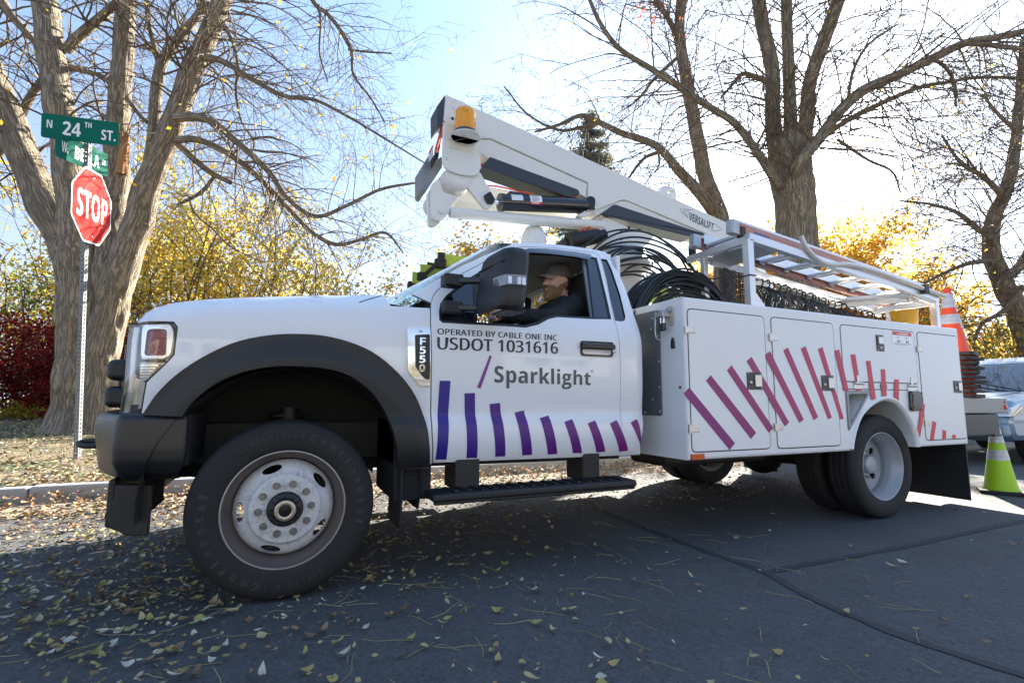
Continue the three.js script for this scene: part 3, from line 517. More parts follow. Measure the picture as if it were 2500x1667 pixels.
// roof, back of the cab, floor
{
  const eTop = cabRing.slice(6, 13); const yE = x => { for (let i = 0; i + 1 < eTop.length; i++) if (x <= eTop[i + 1][0]) return lerp(eTop[i][1], eTop[i + 1][1], clamp((x - eTop[i][0]) / (eTop[i + 1][0] - eTop[i][0]), 0, 1)); return eTop[eTop.length - 1][1]; };
  const x0 = eTop[0][0], x1 = eTop[eTop.length - 1][0];
  part('roof', sheet((u, v) => { const s = u * 2 - 1, x = lerp(x0 - .09 * (1 - s * s), x1, v), xe = lerp(x0, x1, v), y = yE(xe), z = cabZ(Math.min(xe, 2.02), y); const a = Math.abs(s); return [x, y + .055 * (1 - Math.pow(a, 3.2)) - .03 * Math.exp(-(1 - v) / .05) * (1 - a), s * z]; }, 30, 30), M.paint, T);
  // windshield and its black border
  const a = [.57,1.473], b = [1.254,1.906]; const ws = (off) => (u, v) => { const s = u * 2 - 1, x = lerp(a[0], b[0], v), y = lerp(a[1], b[1], v), z = cabZ(x, y) - .004; const bow = (1 - Math.pow(Math.abs(s), 5)); return [x - lerp(.13, .085, v) * bow - off * .6, y + lerp(.0, .05, v) * bow + off, s * z]; };
  part('windshield', sheet(ws(0), 60, 14), mat([.55, .75, .80], .01, 0, { transmission: .85, ior: 1.5, thickness: 0 }), T);
  part('windshield_frame', [sheet((u, v) => ws(.003)(u, .95 + .05 * v), 30, 1)], M.gloss, T);
  for (const o of [0, -.7]) part('wiper', tube([[.42, 1.44, .1 + o], [.40, 1.455, .4 + o], [.44, 1.47, .75 + o]], .008, 12, 6), M.satin, T);
  // rear wall with its window
  const bk = [[2.015,1.933],[2.061,1.525],[2.079,1.298],[2.077,.829],[2.033,.569]];
  const xr = 2.10; part('cab_back', [box(xr - .03, xr, .56, 1.40, -.92, .92, .01), box(xr - .06, xr - .03, 1.40, 1.55, -.84, .84), box(xr - .10, xr - .05, 1.85, 1.95, -.70, .70), box(xr - .06, xr - .03, 1.40, 1.92, .55, .78), box(xr - .06, xr - .03, 1.40, 1.92, -.78, -.55)], M.paint, T);
  part('back_window', box(xr - .055, xr - .05, 1.53, 1.87, -.56, .56), mat([.55, .58, .58], .02, 0, { transmission: .95, ior: 1.5, thickness: 0 }), T);
  part('cab_floor', [box(.55, 2.02, .56, .62, -.93, .93), box(.5, .56, .58, 1.30, -.93, .93)], M.interior, T);
  part('headliner', box(1.22, 2.0, 1.895, 1.915, -.66, .66), mat([.42, .41, .39], .95), T);
  both('door_card', [box(.72, 1.95, .62, 1.30, .90, .925, .01), box(.95, 1.75, 1.08, 1.14, .84, .91, .02)], M.interior, T);
  part('dashboard', [box(.45, .92, 1.14, 1.42, -.90, .90, .06), box(.60, 1.0, .9, 1.2, -.12, .12, .04)], M.interior, T);
  part('seat', [box(1.28, 1.80, .86, 1.02, .22, .76, .06), bar([1.76, 1.0, .49], [1.93, 1.60, .49], .50, .13, .05), box(1.86, 1.97, 1.62, 1.83, .36, .62, .045)], M.seat, T);
  part('seat', [box(1.28, 1.80, .86, 1.02, -.76, -.22, .06), bar([1.76, 1.0, -.49], [1.93, 1.60, -.49], .50, .13, .05), box(1.86, 1.97, 1.62, 1.83, -.62, -.36, .045)], M.seat, T);
  const wheelG = [new THREE.TorusGeometry(.19, .015, 10, 36).rotateY(Math.PI / 2), box(-.01, .02, -.05, .05, -.06, .06, .02), ...[0, 2.4, -2.4].map(q => rod([0, 0, 0], [0, -.18 * Math.cos(q), .18 * Math.sin(q)], .011))];
  part('steering_wheel', merge(wheelG).rotateZ(.42).translate(1.10, 1.30, .45), M.satin, T);
  part('steering_column', rod([.8, 1.16, .45], [1.09, 1.295, .45], .035), M.interior, T);
}
// towing mirror on two telescoping arms
{
  const mh = part('side_mirror', (() => {
    // cross-section (x,z) lofted upwards, rounded
    const secs = [[1.352, .82], [1.368, .93], [1.40, 1.0], [1.52, 1.01], [1.60, .985], [1.648, .93], [1.672, .80], [1.678, .5]];
    const fp = soft([[.885, 1.075], [.925, 1.30], [.965, 1.345], [1.085, 1.335], [1.10, 1.08]].map(p => p), .045, 5); const c = fp.reduce((s, p) => [s[0] + p[0] / fp.length, s[1] + p[1] / fp.length], [0, 0]);
    return [sheet((u, v) => { const k = Math.min(fp.length - 1, Math.round(u * (fp.length))) % fp.length, j = v * (secs.length - 1), m = Math.min(secs.length - 2, Math.floor(j)), f = j - m, s = lerp(secs[m][1], secs[m + 1][1], f), y = lerp(secs[m][0], secs[m + 1][0], f); const dx = (y - 1.52) * .12; return [c[0] + (fp[k][0] - c[0]) * s + dx, y + (fp[k][1] - 1.08) * .06, c[1] + (fp[k][1] - c[1]) * s]; }, fp.length, 28),
      box(.96, 1.08, 1.36, 1.37, 1.12, 1.30, .004), box(.97, 1.09, 1.668, 1.682, 1.15, 1.28, .004)];
  })(), M.plastic, T);
  part('mirror_cap_seam', [bar([.892, 1.595, 1.10], [.945, 1.612, 1.322], .006, .006, .002)], M.seam, mh);
  part('mirror_glass', [box(1.096, 1.102, 1.40, 1.63, 1.14, 1.24, .002)], M.chrome, mh);
  // turn signal wrapped round the outer corner
  const lensPts = [[.914, 1.255], [.930, 1.322], [.95, 1.346], [1.0, 1.352], [1.058, 1.348]];
  const sg = (o, y0, y1) => sheet((u, v) => { const i = u * (lensPts.length - 1), k = Math.min(lensPts.length - 2, Math.floor(i)), f = i - k; const w = 1 - .25 * (1 - u); return [lerp(lensPts[k][0], lensPts[k + 1][0], f) - o * .6, lerp(lerp(y0, 1.5, .0) - .0 * u, y1 + .0 * u, v) + .012 * u, lerp(lensPts[k][1], lensPts[k + 1][1], f) + o]; }, 16, 3);
  part('signal_base', sg(.0, 1.476, 1.528), mat([.22, .22, .23], .35, .3), mh); part('signal_lens', sg(.004, 1.475, 1.529), M.lens, mh);
  for (let i = 0; i < 4; i++) part('signal_cell', box(.955 + i * .026, .975 + i * .026, 1.488, 1.526, 1.350, 1.3535, .002), mat(i === 1 ? [.18, .2, .24] : [.75, .76, .8], .15, .5), mh);
  for (const y of [1.555, 1.405]) {
    part('mirror_arm', [bar([.80, y, 1.02], [.93, y - .005, 1.12], .040, .034, .008)], M.satin, mh);
    part('mirror_mount', [box(.72, .83, y - .035, y + .035, .955, 1.045, .012)], M.plastic, mh);
  }
  // far-side mirror
  part('side_mirror', [box(.93, 1.09, 1.36, 1.68, -1.34, -1.09, .04), bar([.80, 1.55, -1.0], [.95, 1.55, -1.12], .04), bar([.80, 1.41, -1.0], [.95, 1.41, -1.12], .04)], M.plastic, T);
}
// running board on two brackets, frame rails, tanks, axles
{
  const sb = part('running_board', [box(.66, 1.90, .405, .445, .93, 1.13, .014), box(.67, 1.89, .39, .41, 1.09, 1.12, .008)], M.plastic, T);
  for (let i = 0; i < 15; i++) part('tread_bar', bar([.76 + i * .073, .449, .97], [.79 + i * .073, .449, 1.10], .022, .010, .003), M.plastic, sb);
  for (const [x0, x1] of [[.82, .96], [1.62, 1.74]]) both('step_bracket', box(x0, x1, .43, .60, .78, .98, .01), M.frame, T);
  part('running_board', box(.66, 1.90, .405, .445, -1.13, -.93, .014), M.plastic, T);
  both('frame_rail', [box(-.7, 6.3, .56, .78, .36, .44, .01)], M.frame, T);
  part('cross_member', [...[-.3, .9, 2.2, 3.4, 5.0, 6.0].map(x => box(x - .04, x + .04, .58, .74, -.36, .36))], M.frame, T);
  part('engine_block', [box(-.55, .45, .55, 1.2, -.34, .34, .04), box(.45, 1.3, .5, .8, -.16, .16, .05), box(-.62, -.56, .6, 1.2, -.5, .5)], M.frame, T);
  part('front_axle', [rod([0, .40, -.8], [0, .40, .8], .055), new THREE.SphereGeometry(.15, 20, 14).translate(0, .4, -.2), rod([.16, .44, -.75], [.16, .44, .75], .02), rod([0, .4, .62], [0, .86, .56], .045), rod([0, .4, -.62], [0, .86, -.56], .045), ...[0, 1, 2, 3, 4].map(i => new THREE.TorusGeometry(.075, .012, 6, 20).rotateX(Math.PI / 2).translate(-.02, .62 + i * .05, .52))], M.frame, T);
  part('rear_axle', [rod([4.333, .405, -.95], [4.333, .405, .95], .075), new THREE.SphereGeometry(.2, 20, 14).translate(4.333, .405, 0)], M.frame, T);
  part('drive_shaft', rod([1.3, .56, 0], [4.2, .42, 0], .045), M.frame, T);
  part('fuel_tank', box(2.35, 3.35, .46, .74, .46, .86, .04), M.frame, T);
  part('leaf_spring', [bar([3.7, .52, .56], [4.97, .52, .56], .07, .08), bar([3.7, .52, -.56], [4.97, .52, -.56], .07, .08)], M.frame, T);
  part('exhaust_pipe', tube([[.9, .5, -.5], [2, .52, -.55], [3.6, .6, -.6], [4.6, .62, -.5], [5.6, .55, -.7]], .045, 30, 10), M.darkMetal, T);
  const mf = [[.492,.592],[.545,.603],[.557,.454],[.551,.261],[.538,.262],[.524,.457]];
  both('mud_flap', [box(mf[3][0] - .025, mf[3][0] - .012, mf[3][1], .56, .70, 1.0, .004)], M.rubber, T);
}
// ---- wheels
const tyreProf = (g = 1) => [[.250, -.080], [.262, -.098], [.29, -.108], [.33, -.1135], [.362, -.109], [.384, -.100], [.397, -.088], [.403, -.070], ...(g ? [[.4045, -.052], [.394, -.050], [.394, -.044], [.405, -.042], [.405, -.004], [.394, -.003], [.394, .003], [.405, .004], [.405, .042], [.394, .044], [.394, .050], [.4045, .052]] : []), [.403, .070], [.397, .088], [.3925, .0935], [.386, .0985], [.380, .1025], [.368, .1085], [.3655, .1068], [.362, .1095], [.33, .1135], [.300, .1105], [.297, .1085], [.2945, .1100], [.275, .1055], [.262, .098], [.250, .080]];
const tyreGeo = clean(latheZ(tyreProf(), 96));
function sideText(text, r, h, a0, span, z, font = fontReg) {
  const n = text.length, out = []; for (let i = 0; i < n; i++) { if (text[i] === ' ') continue; const a = a0 - span * (i / (n - 1)); const ps = letters(font, text[i], h * (text[i] === 'I' || text[i] === 'i' || text[i] === 'l' || text[i] === '.' || text[i] === '1' || text[i] === '/' ? .35 : .62), h); for (const rs of ps) { const g = new THREE.ExtrudeGeometry(shapeOf(rs[0], rs.slice(1)), { depth: .0016, bevelEnabled: false, curveSegments: 4 }); g.translate(-h * .31, -h / 2, 0).translate(0, r, 0).rotateZ(a - Math.PI / 2).translate(0, 0, z); out.push(g); } } return out;
}
const tyreText = merge([...sideText('Continental', .338, .034, Math.PI + 1.25, 1.5, .1118, fontBold), ...sideText('Continental', .338, .034, 1.25, 1.5, .1118, fontBold), ...sideText('225/70 R 19.5', .336, .022, -1.05 + 6.283, .95, .1120), ...sideText('ContiHybrid', .336, .022, 2.2, .8, .1120)]);
const evalr = new Evaluator();
function discWithHoles(prof, holes) {
  let b = new Brush(latheZ([...prof, prof[0]], 72)); b.updateMatrixWorld();
  for (const [r, a, rx, ry] of holes) { const h = new Brush(new THREE.CylinderGeometry(1, 1, .3, 20).rotateX(Math.PI / 2).scale(rx, ry, 1).translate(0, r, .0).rotateZ(a)); h.updateMatrixWorld(); b = evalr.evaluate(b, h, SUBTRACTION); }
  const g = new THREE.BufferGeometry(); for (const k of ['position', 'normal', 'uv']) g.setAttribute(k, b.geometry.attributes[k]); if (b.geometry.index) g.setIndex(b.geometry.index); const rg = b.geometry.drawRange; return clean(g);
}
const wheelWear = tex(512, 512, (u, v) => { const d = Math.hypot(u - .5, v - .5), a = fbm(u * 20, v * 20, 20, 4), b = fbm(u * 60 + 7, v * 60, 60, 3), k = sstep(.58, .72, a) * .22 + sstep(.66, .76, b) * .4; return [s8(lerp(.60, .20, k)), s8(lerp(.605, .165, k)), s8(lerp(.61, .14, k))]; });
const frontDisc = discWithHoles([[.219, .016], [.210, .036], [.197, .050], [.180, .060], [.168, .064], [.160, .070], [.154, .083], [.148, .088], [.075, .088], [.075, .078], [.146, .078], [.152, .062], [.166, .055], [.180, .051], [.196, .040], [.208, .014]], [0, 1, 2, 3, 4].map(i => [.187, .35 + i * 1.2566, .044, .0165]));
{ const p = frontDisc.attributes.position, u = frontDisc.attributes.uv; for (let i = 0; i < p.count; i++) u.setXY(i, p.getX(i) * 2 + .5, p.getY(i) * 2 + .5); }
const rimFront = clean(latheZ([[.262, .094], [.266, .101], [.2615, .105], [.256, .100], [.250, .080], [.243, .066], [.232, .055], [.226, .030], [.222, 0], [.222, -.06], [.25, -.09], [.262, -.1]], 72));
const nutG = clean(merge([new THREE.CylinderGeometry(.0125, .0145, .032, 6).rotateX(Math.PI / 2).translate(0, 0, .016), new THREE.CylinderGeometry(.0175, .0175, .004, 16).rotateX(Math.PI / 2).translate(0, 0, .002), new THREE.CylinderGeometry(.006, .0085, .046, 8).rotateX(Math.PI / 2).translate(0, 0, .023)]));
const wheelDirty = mat([1, 1, 1], .5, 0, { map: wheelWear });
function frontWheel(x, z, s) {
  const w = new THREE.Group(); w.name = 'wheel'; T.add(w); w.position.set(x, .405, z); if (s < 0) w.rotation.y = Math.PI; w.rotation.z = s > 0 ? 0 : 0;
  part('tyre', tyreGeo, M.rubber, w); part('tyre_lettering', tyreText, mat([.034, .033, .033], .7), w);
  part('rim', rimFront, M.rust, w); part('rim_lip', latheZ([[.259, .1035], [.263, .1055], [.2665, .1025]], 72), mat([.35, .32, .30], .4, .6), w);
  part('wheel_disc', frontDisc, wheelDirty, w);
  for (let i = 0; i < 10; i++) { const a = .06 + i / 10 * Math.PI * 2; const n = part('lug_nut', nutG, M.nut, w); n.position.set(Math.cos(a) * .1125, Math.sin(a) * .1125, .086); }
  part('hub', [latheZ([[.078, .06], [.078, .098], [.070, .106], [.062, .107], [.050, .107], [.048, .125], [.046, .135]], 48), ...[...Array(12).keys()].map(i => box(.058, .072, -.006, .006, .100, .111, .002).rotateZ(i * .5236))], M.hub, w);
  part('hub_ring', latheZ([[.046, .120], [.0465, .136], [.044, .140], [.028, .141], [.027, .136]], 40), mat([.45, .40, .34], .35, .8), w);
  part('hub_cap', [latheZ([[.0275, .137], [.0, .138]], 32), ...letters(fontBold, 'IIII', .030, .009).map(rs => plate(rs[0], .1375, .1395, .0003).translate(-.015, -.0045, 0))], M.gloss, w);
  return w;
}
frontWheel(0, .885, 1); frontWheel(0, -.885, -1);
const rearDisc = discWithHoles([[.222, -.045], [.20, -.058], [.15, -.068], [.07, -.068], [.07, -.078], [.15, -.078], [.205, -.068], [.222, -.055]], [0, 1, 2, 3, 4].map(i => [.165, .3 + i * 1.2566, .030, .030]));
const rimRear = clean(latheZ([[.262, .094], [.266, .101], [.2615, .105], [.256, .100], [.250, .080], [.240, .064], [.236, .050], [.226, .040], [.222, .020], [.219, 0], [.214, -.012], [.221, -.020], [.222, -.06], [.25, -.09], [.262, -.1]], 72));
function rearWheel(z, s, outer) {
  const w = new THREE.Group(); w.name = 'wheel'; T.add(w); w.position.set(4.333, .405, z); if (s < 0) w.rotation.y = Math.PI;
  part('tyre', tyreGeo, M.rubber, w); part('rim', rimRear, M.wheelGrey, w);
  if (outer) { part('tyre_lettering', tyreText, mat([.030, .03, .03], .7), w).rotation.z = 1.9; part('wheel_disc', rearDisc, M.wheelGrey, w); part('hub', latheZ([[.072, -.068], [.072, .0], [.066, .012], [.045, .016], [0, .018]], 32), M.wheelGrey, w); for (let i = 0; i < 10; i++) { const a = i / 10 * Math.PI * 2, n = part('lug_nut', nutG, M.wheelGrey, w); n.position.set(Math.cos(a) * .1125, Math.sin(a) * .1125, -.068); } }
}
rearWheel(1.018, 1, true); rearWheel(.745, 1, false); rearWheel(-1.018, -1, true); rearWheel(-.745, -1, false);

// ------------------------------------------------------------------ service body with its compartment doors
{
  const X0 = 2.25, X1 = 5.466, Y0 = .5475, Y1 = 1.571, Z = 1.19, zf = () => Z;
  const arch = spl([[3.848,.535],[3.875,.619],[3.918,.703],[3.992,.796],[4.161,.888],[4.314,.921],[4.462,.883],[4.588,.766],[4.658,.647],[4.678,.547]], 30).map(p => [p[0], p[1]]);
  arch[0][1] = Y0; arch[arch.length - 1][1] = Y0;
  const ring = [[X0, Y0], ...arch, [X1, Y0], [X1, Y1], [X0, Y1]];
  const tri = [[3.818,.981],[4.088,.984],[3.817,.713]];
  const cabs = both('side_compartment', [plate(ring, .64, Z, .018, [soft(tri, .02)])], M.frp, T), cab = cabs[0];
  both('arch_lip', sheet((u, v) => { const i = Math.min(arch.length - 1, Math.round(u * (arch.length - 1))), p = arch[i], a = arch[Math.max(0, i - 1)], b = arch[Math.min(arch.length - 1, i + 1)], l = Math.hypot(b[0] - a[0], b[1] - a[1]) || 1, n = [-(b[1] - a[1]) / l, (b[0] - a[0]) / l]; const w = v * Math.PI; return [p[0] + n[0] * (.045 * v), p[1] + n[1] * .045 * v, Z - .006 + .020 * Math.sin(w)]; }, 60, 6), M.frp, T);
  both('arch_well', sheet((u, v) => { const p = arch[Math.min(arch.length - 1, Math.round(u * (arch.length - 1)))]; return [p[0], p[1] + .002, lerp(.5, Z - .03, v)]; }, 40, 2), M.liner, T);
  const doorPts = [[[2.278,1.491],[2.979,1.492],[2.953,.596],[2.274,.6]], [[3.046,1.494],[3.702,1.493],[3.711,.592],[3.033,.597]], [[3.771,1.493],[4.775,1.492],[4.758,1.067],[3.822,1.062]], [[4.811,1.492],[5.44,1.5],[5.43,.6],[4.815,.6]]];
  const D = doorPts.map((q, i) => {
    const x0 = (q[0][0] + q[3][0]) / 2, x1 = (q[1][0] + q[2][0]) / 2, y1 = (q[0][1] + q[1][1]) / 2, y0 = (q[2][1] + q[3][1]) / 2, r = soft([[x0, y0], [x1, y0], [x1, y1], [x0, y1]], .035, 6);
    const s = both('door_seal', plate(inset(r, -.006), Z - .012, Z + .0012, .0006), M.seam, T);
    const d = both('compartment_door', plate(r, Z - .01, Z + .0045, .004), M.frp, T); return d[0];
  });
  // fuel filler recess, drain vent, plates
  part('filler_recess', [plate(soft(inset(tri, -.012), .025), Z + .001, Z + .008, .003, [soft(inset(tri, .010), .02)]), plate(inset(tri, -.005), .95, .96), rod([tri[2][0] + .06, tri[2][1] + .10, .96], [tri[2][0] + .07, tri[2][1] + .12, 1.12], .03)], mat([.22, .23, .24], .4, .5), cab);
  { const v = [[4.609,1.002],[4.772,.998],[4.765,.84],[4.605,.836]]; const vs = soft(v, .03); part('vent_cover', [plate(vs, Z + .001, Z + .022, .008), plate(soft(inset(v, .02), .02), Z + .020, Z + .027, .003), ...v.map(p => latheZ([[0, .004], [.006, .003], [.007, 0]], 10).translate(lerp(p[0], v[0][0] / 2 + v[2][0] / 2, .16), lerp(p[1], v[0][1] / 2 + v[2][1] / 2, .16), Z + .022))], M.gloss, cab); }
  // paddle latches
  const latch = (q, up, d) => {
    const x0 = Math.min(...q.map(p => p[0])), x1 = Math.max(...q.map(p => p[0])), y0 = Math.min(...q.map(p => p[1])), y1 = Math.max(...q.map(p => p[1])), L = part('latch', [box(x0, x1, y0, y1, Z + .003, Z + .011, .004)], M.satin, d);
    const w = x1 - x0, h = y1 - y0; part('latch_paddle', up ? box(x0 + w * .18, x1 - w * .18, y0 + h * .42, y1 - h * .12, Z + .009, Z + .020, .005) : box(x0 + w * .48, x1 - w * .08, y0 + h * .15, y1 - h * .15, Z + .009, Z + .020, .005), M.steel, L);
    part('key_lock', latheZ([[0, .006], [.010, .006], [.011, 0]], 14).translate(x0 + (up ? w * .5 : w * .22), y0 + h * (up ? .2 : .4), Z + .010), M.steel, L);
    part('latch_screw', [[.08, .08], [.92, .08], [.08, .92], [.92, .92]].map(([a, b]) => latheZ([[0, .003], [.004, .002], [.0045, 0]], 8).translate(x0 + w * a, y0 + h * b, Z + .0105)), M.steel, L);
  };
  latch([[2.771,1.104],[2.911,.988]], false, D[0]); latch([[3.531,1.102],[3.668,.99]], false, D[1]); latch([[4.227,1.442],[4.325,1.311]], true, D[2]); latch([[5.297,1.099],[5.421,.993]], false, D[3]);
  const hinge = (q, d, vert) => { const x0 = Math.min(q[0][0], q[1][0]), x1 = Math.max(q[0][0], q[1][0]), y0 = Math.min(q[0][1], q[1][1]), y1 = Math.max(q[0][1], q[1][1]); part('hinge', vert ? [rod([x0, y0 + .022, Z + .008], [x1, y0 + .022, Z + .008], .011), box((x0 + x1) / 2 - .016, (x0 + x1) / 2 + .016, y0 + .02, y1 + .01, Z + .004, Z + .010, .004), box(x0, x1, y0 - .02, y0 + .02, Z, Z + .006, .002)] : [rod([x0 + .016, y0, Z + .008], [x0 + .016, y1, Z + .008], .013), box(x0 + .016, x1, y0 + .006, y1 - .006, Z + .004, Z + .011, .006), latheZ([[0, .003], [.005, 0]], 8).translate(x1 - .012, (y0 + y1) / 2, Z + .0105)], M.steel, d); };
  hinge([[2.238,1.378],[2.328,1.333]], D[0]); hinge([[2.244,.767],[2.332,.712]], D[0]); hinge([[3.002,1.378],[3.096,1.325]], D[1]); hinge([[3.005,.763],[3.094,.712]], D[1]); hinge([[4.779,1.377],[4.869,1.328]], D[3]); hinge([[4.795,.76],[4.873,.711]], D[3]);
  hinge([[3.908,1.028],[4.017,1.103]], D[2], true); hinge([[4.609,1.02],[4.728,1.103]], D[2], true);
  { const q = [[3.767,1.008],[4.762,1.016]]; part('sill_line', box(q[0][0], q[1][0], q[0][1] - .004, q[0][1] + .002, Z - .002, Z + .003, .001), M.seam, cab); }
  { const q = [[4.241,1.051],[4.324,1.018]]; part('maker_plate', box(q[0][0], q[1][0], q[1][1], q[0][1], Z + .001, Z + .0055, .001), mat([.10, .10, .11], .4, .4), cab); }
  // side marker
  { const q = [[2.256,.587],[2.367,.547]]; part('side_reflector', box(q[0][0] + .004, q[1][0], q[1][1] + .003, q[0][1], Z - .001, Z + .012, .004), mat([.60, .10, .01], .15, 0, { clearcoat: 1 }), cab); }
  // danger label
  {
    const q = [[4.447,1.482],[4.71,1.485],[4.731,1.364],[4.462,1.367]], x0 = (q[0][0] + q[3][0]) / 2, x1 = (q[1][0] + q[2][0]) / 2, y1 = (q[0][1] + q[1][1]) / 2, y0 = (q[2][1] + q[3][1]) / 2;
    const t = canvasTex(512, 380, (c, w, h) => { c.fillStyle = '#f4f4f2'; c.fillRect(0, 0, w, h); c.fillStyle = '#c5202c'; c.fillRect(0, 0, w, 96); c.fillStyle = '#f6d21c'; c.beginPath(); c.moveTo(110, 82); c.lineTo(134, 30); c.lineTo(158, 82); c.fill(); c.fillStyle = '#fff'; c.font = 'bold 62px sans-serif'; c.fillText('DANGER', 172, 74); c.strokeStyle = c.fillStyle = '#222'; c.lineWidth = 6; for (const o of [60, 290]) { c.beginPath(); c.moveTo(o, 150); c.lineTo(o + 150, 130); c.moveTo(o + 70, 120); c.lineTo(o + 75, 210); c.moveTo(o + 40, 170); c.lineTo(o + 110, 170); c.stroke(); c.fillRect(o + 55, 230, 40, 50); c.fillRect(o + 110, 240, 26, 44); c.beginPath(); c.arc(o + 122, 228, 12, 0, 7); c.fill(); } c.fillRect(20, 300, 470, 8); c.fillRect(20, 322, 470, 8); c.fillRect(20, 344, 380, 8); });
    part('danger_label', new THREE.PlaneGeometry(x1 - x0, y1 - y0).translate((x0 + x1) / 2, (y0 + y1) / 2, Z + .0056), mat([1, 1, 1], .4, 0, { map: t }), D[2]);
  }
  // slanted stripes
  const sz = () => Z + .0058;
  [
    [[2.217,.955],[2.266,.993],[2.635,.642],[2.586,.599]], [[2.407,1.038],[2.449,1.076],[2.833,.704],[2.782,.664]], [[2.593,1.108],[2.636,1.146],[2.999,.731],[2.952,.7]], [[2.776,1.176],[2.826,1.208],[3.16,.768],[3.115,.739]],
    [[2.955,1.223],[3.007,1.254],[3.313,.786],[3.264,.761]], [[3.142,1.265],[3.192,1.289],[3.468,.801],[3.419,.778]], [[3.326,1.287],[3.381,1.307],[3.621,.797],[3.577,.782]], [[3.513,1.292],[3.569,1.31],[3.757,.788],[3.715,.779]],
    [[3.708,1.291],[3.76,1.302],[3.839,.993],[3.784,.987]], [[3.888,1.267],[3.95,1.274],[3.994,.994],[3.934,.99]], [[4.074,1.226],[4.133,1.231],[4.167,.935],[4.107,.925]], [[4.257,1.168],[4.317,1.17],[4.31,.952],[4.25,.951]],
    [[4.43,1.094],[4.492,1.091],[4.465,.906],[4.405,.919]], [[4.582,.917],[4.586,.829],[4.623,.765],[4.585,.783]], [[4.782,.909],[4.834,.888],[4.72,.626],[4.677,.637]], [[4.92,.757],[4.974,.741],[4.916,.601],[4.855,.601]], [[5.058,.682],[5.114,.669],[5.1,.606],[5.039,.602]], [[5.203,.639],[5.26,.628],[5.252,.604],[5.193,.604]],
  ].forEach((q, i) => part('stripe', skin(q, sz, 0, 0), stripeMat(.36 + i * .0375), i < 3 ? D[0] : i < 8 ? D[1] : i < 13 ? D[2] : i < 14 ? cab : D[3]));
  // front face: grey stone guard, hasp and padlock
  const XF = X0 - .002, fx = (x, g) => g; // faces -x
  const onFront = (zy, t0, t1, m, name, par, bev = .002) => { const g = plate(zy, 0, t1 - t0, bev); g.applyMatrix4(new THREE.Matrix4().makeBasis(V(0, 0, 1), V(0, 1, 0), V(-1, 0, 0)).setPosition(XF - t0, 0, 0)); return part(name, g, m, par); };
  const guard = onFront(soft([[.645, .812], [.968, .812], [.968, 1.522], [.645, 1.522]], .02), .0, .006, M.greyPlate, 'stone_guard', cab);
  for (const [z, y] of [[.95, .84], [.95, 1.0], [.95, 1.17], [.95, 1.34], [.95, 1.49], [.90, 1.47], [.80, .83], [.88, .92], [.88, 1.40]]) part('rivet', new THREE.SphereGeometry(.008, 10, 8).scale(.6, 1, 1).translate(XF - .006, y, z), M.alu, guard);
  const hz0 = 1.075, latchP = onFront(soft([[1.05, 1.40], [1.10, 1.40], [1.10, 1.52], [1.05, 1.535]], .015), 0, .008, mat([.55, .52, .44], .5, .5), 'hasp_plate', cab);
  part('hasp_rod', [tube([[XF - .02, 1.50, 1.06], [XF - .05, 1.50, 1.02], [XF - .05, 1.502, .99], [XF - .05, 1.49, .985], [XF - .05, 1.32, .985], [XF - .02, 1.31, .985]], .006, 30, 8), box(XF - .07, XF, 1.455, 1.487, 1.0, 1.075, .004), rod([XF, 1.50, 1.075], [XF - .03, 1.50, 1.075], .018)], mat([.50, .50, .49], .35, .8), latchP);
  onFront(soft([[1.07, 1.245], [1.105, 1.245], [1.10, 1.30], [1.0875, 1.325], [1.075, 1.30]], .012), 0, .012, M.satin, 'key_cover', cab, .004);
  part('plug', latheZ([[0, .006], [.008, .005], [.010, 0]], 12).rotateY(-Math.PI / 2).translate(XF, .995, 1.135), mat([.10, .05, .03], .5), cab);
  // bed floor, headboard, tail shelf, mud flaps
  part('bed_floor', [box(X0, X1, .80, .95, -.66, .66), box(X0, X0 + .04, .95, 1.35, -.66, .66)], M.aluDull, T);
  const ts = part('tail_shelf', [box(X1 + .002, 6.72, .805, .957, -1.03, 1.0, .012)], mat([.30, .29, .27], .5, .5), T);
  part('tail_light', [latheZ([[0, .012], [.022, .010], [.026, 0]], 20).translate(6.66, .865, 1.0), latheZ([[0, .008], [.010, .006], [.012, 0]], 12).translate(6.655, .915, 1.0)], M.red, ts);
  part('tool_box', [box(X1 + .05, 6.55, .585, .80, .30, .985, .015), box(6.42, 6.565, .575, .60, .30, .99, .004)], mat([.012, .013, .015], .4), T);
  part('tool_box', [box(X1 + .05, 6.55, .585, .80, -.985, -.30, .015)], mat([.012, .013, .015], .4), T);
  part('rear_flap', [box(5.435, 5.450, .066, .56, .70, 1.178, .003)], mat([.012, .013, .015], .55), T); part('rear_flap', [box(5.435, 5.450, .066, .56, -1.178, -.70, .003)], mat([.012, .013, .015], .55), T);
}
// padlock hanging from the hasp
{
  const pl = thing('padlock', 'small grey padlock hanging from the latch bar on the compartment front', 'padlock', [2.19, 1.36, 1.055]);
  part('lock_body', [new RoundedBoxGeometry(.026, .052, .048, 2, .008).translate(0, .026, 0), ...[.008, .02, .032, .044].map(y => box(-.015, .015, y, y + .005, -.026, .026, .002))], mat([.09, .095, .10], .4, .6), pl);
  part('shackle', tube([[0, .05, -.015], [0, .09, -.015], [0, .115, 0], [0, .09, .015], [0, .05, .015]], .0045, 24, 8), M.chrome, pl);
}

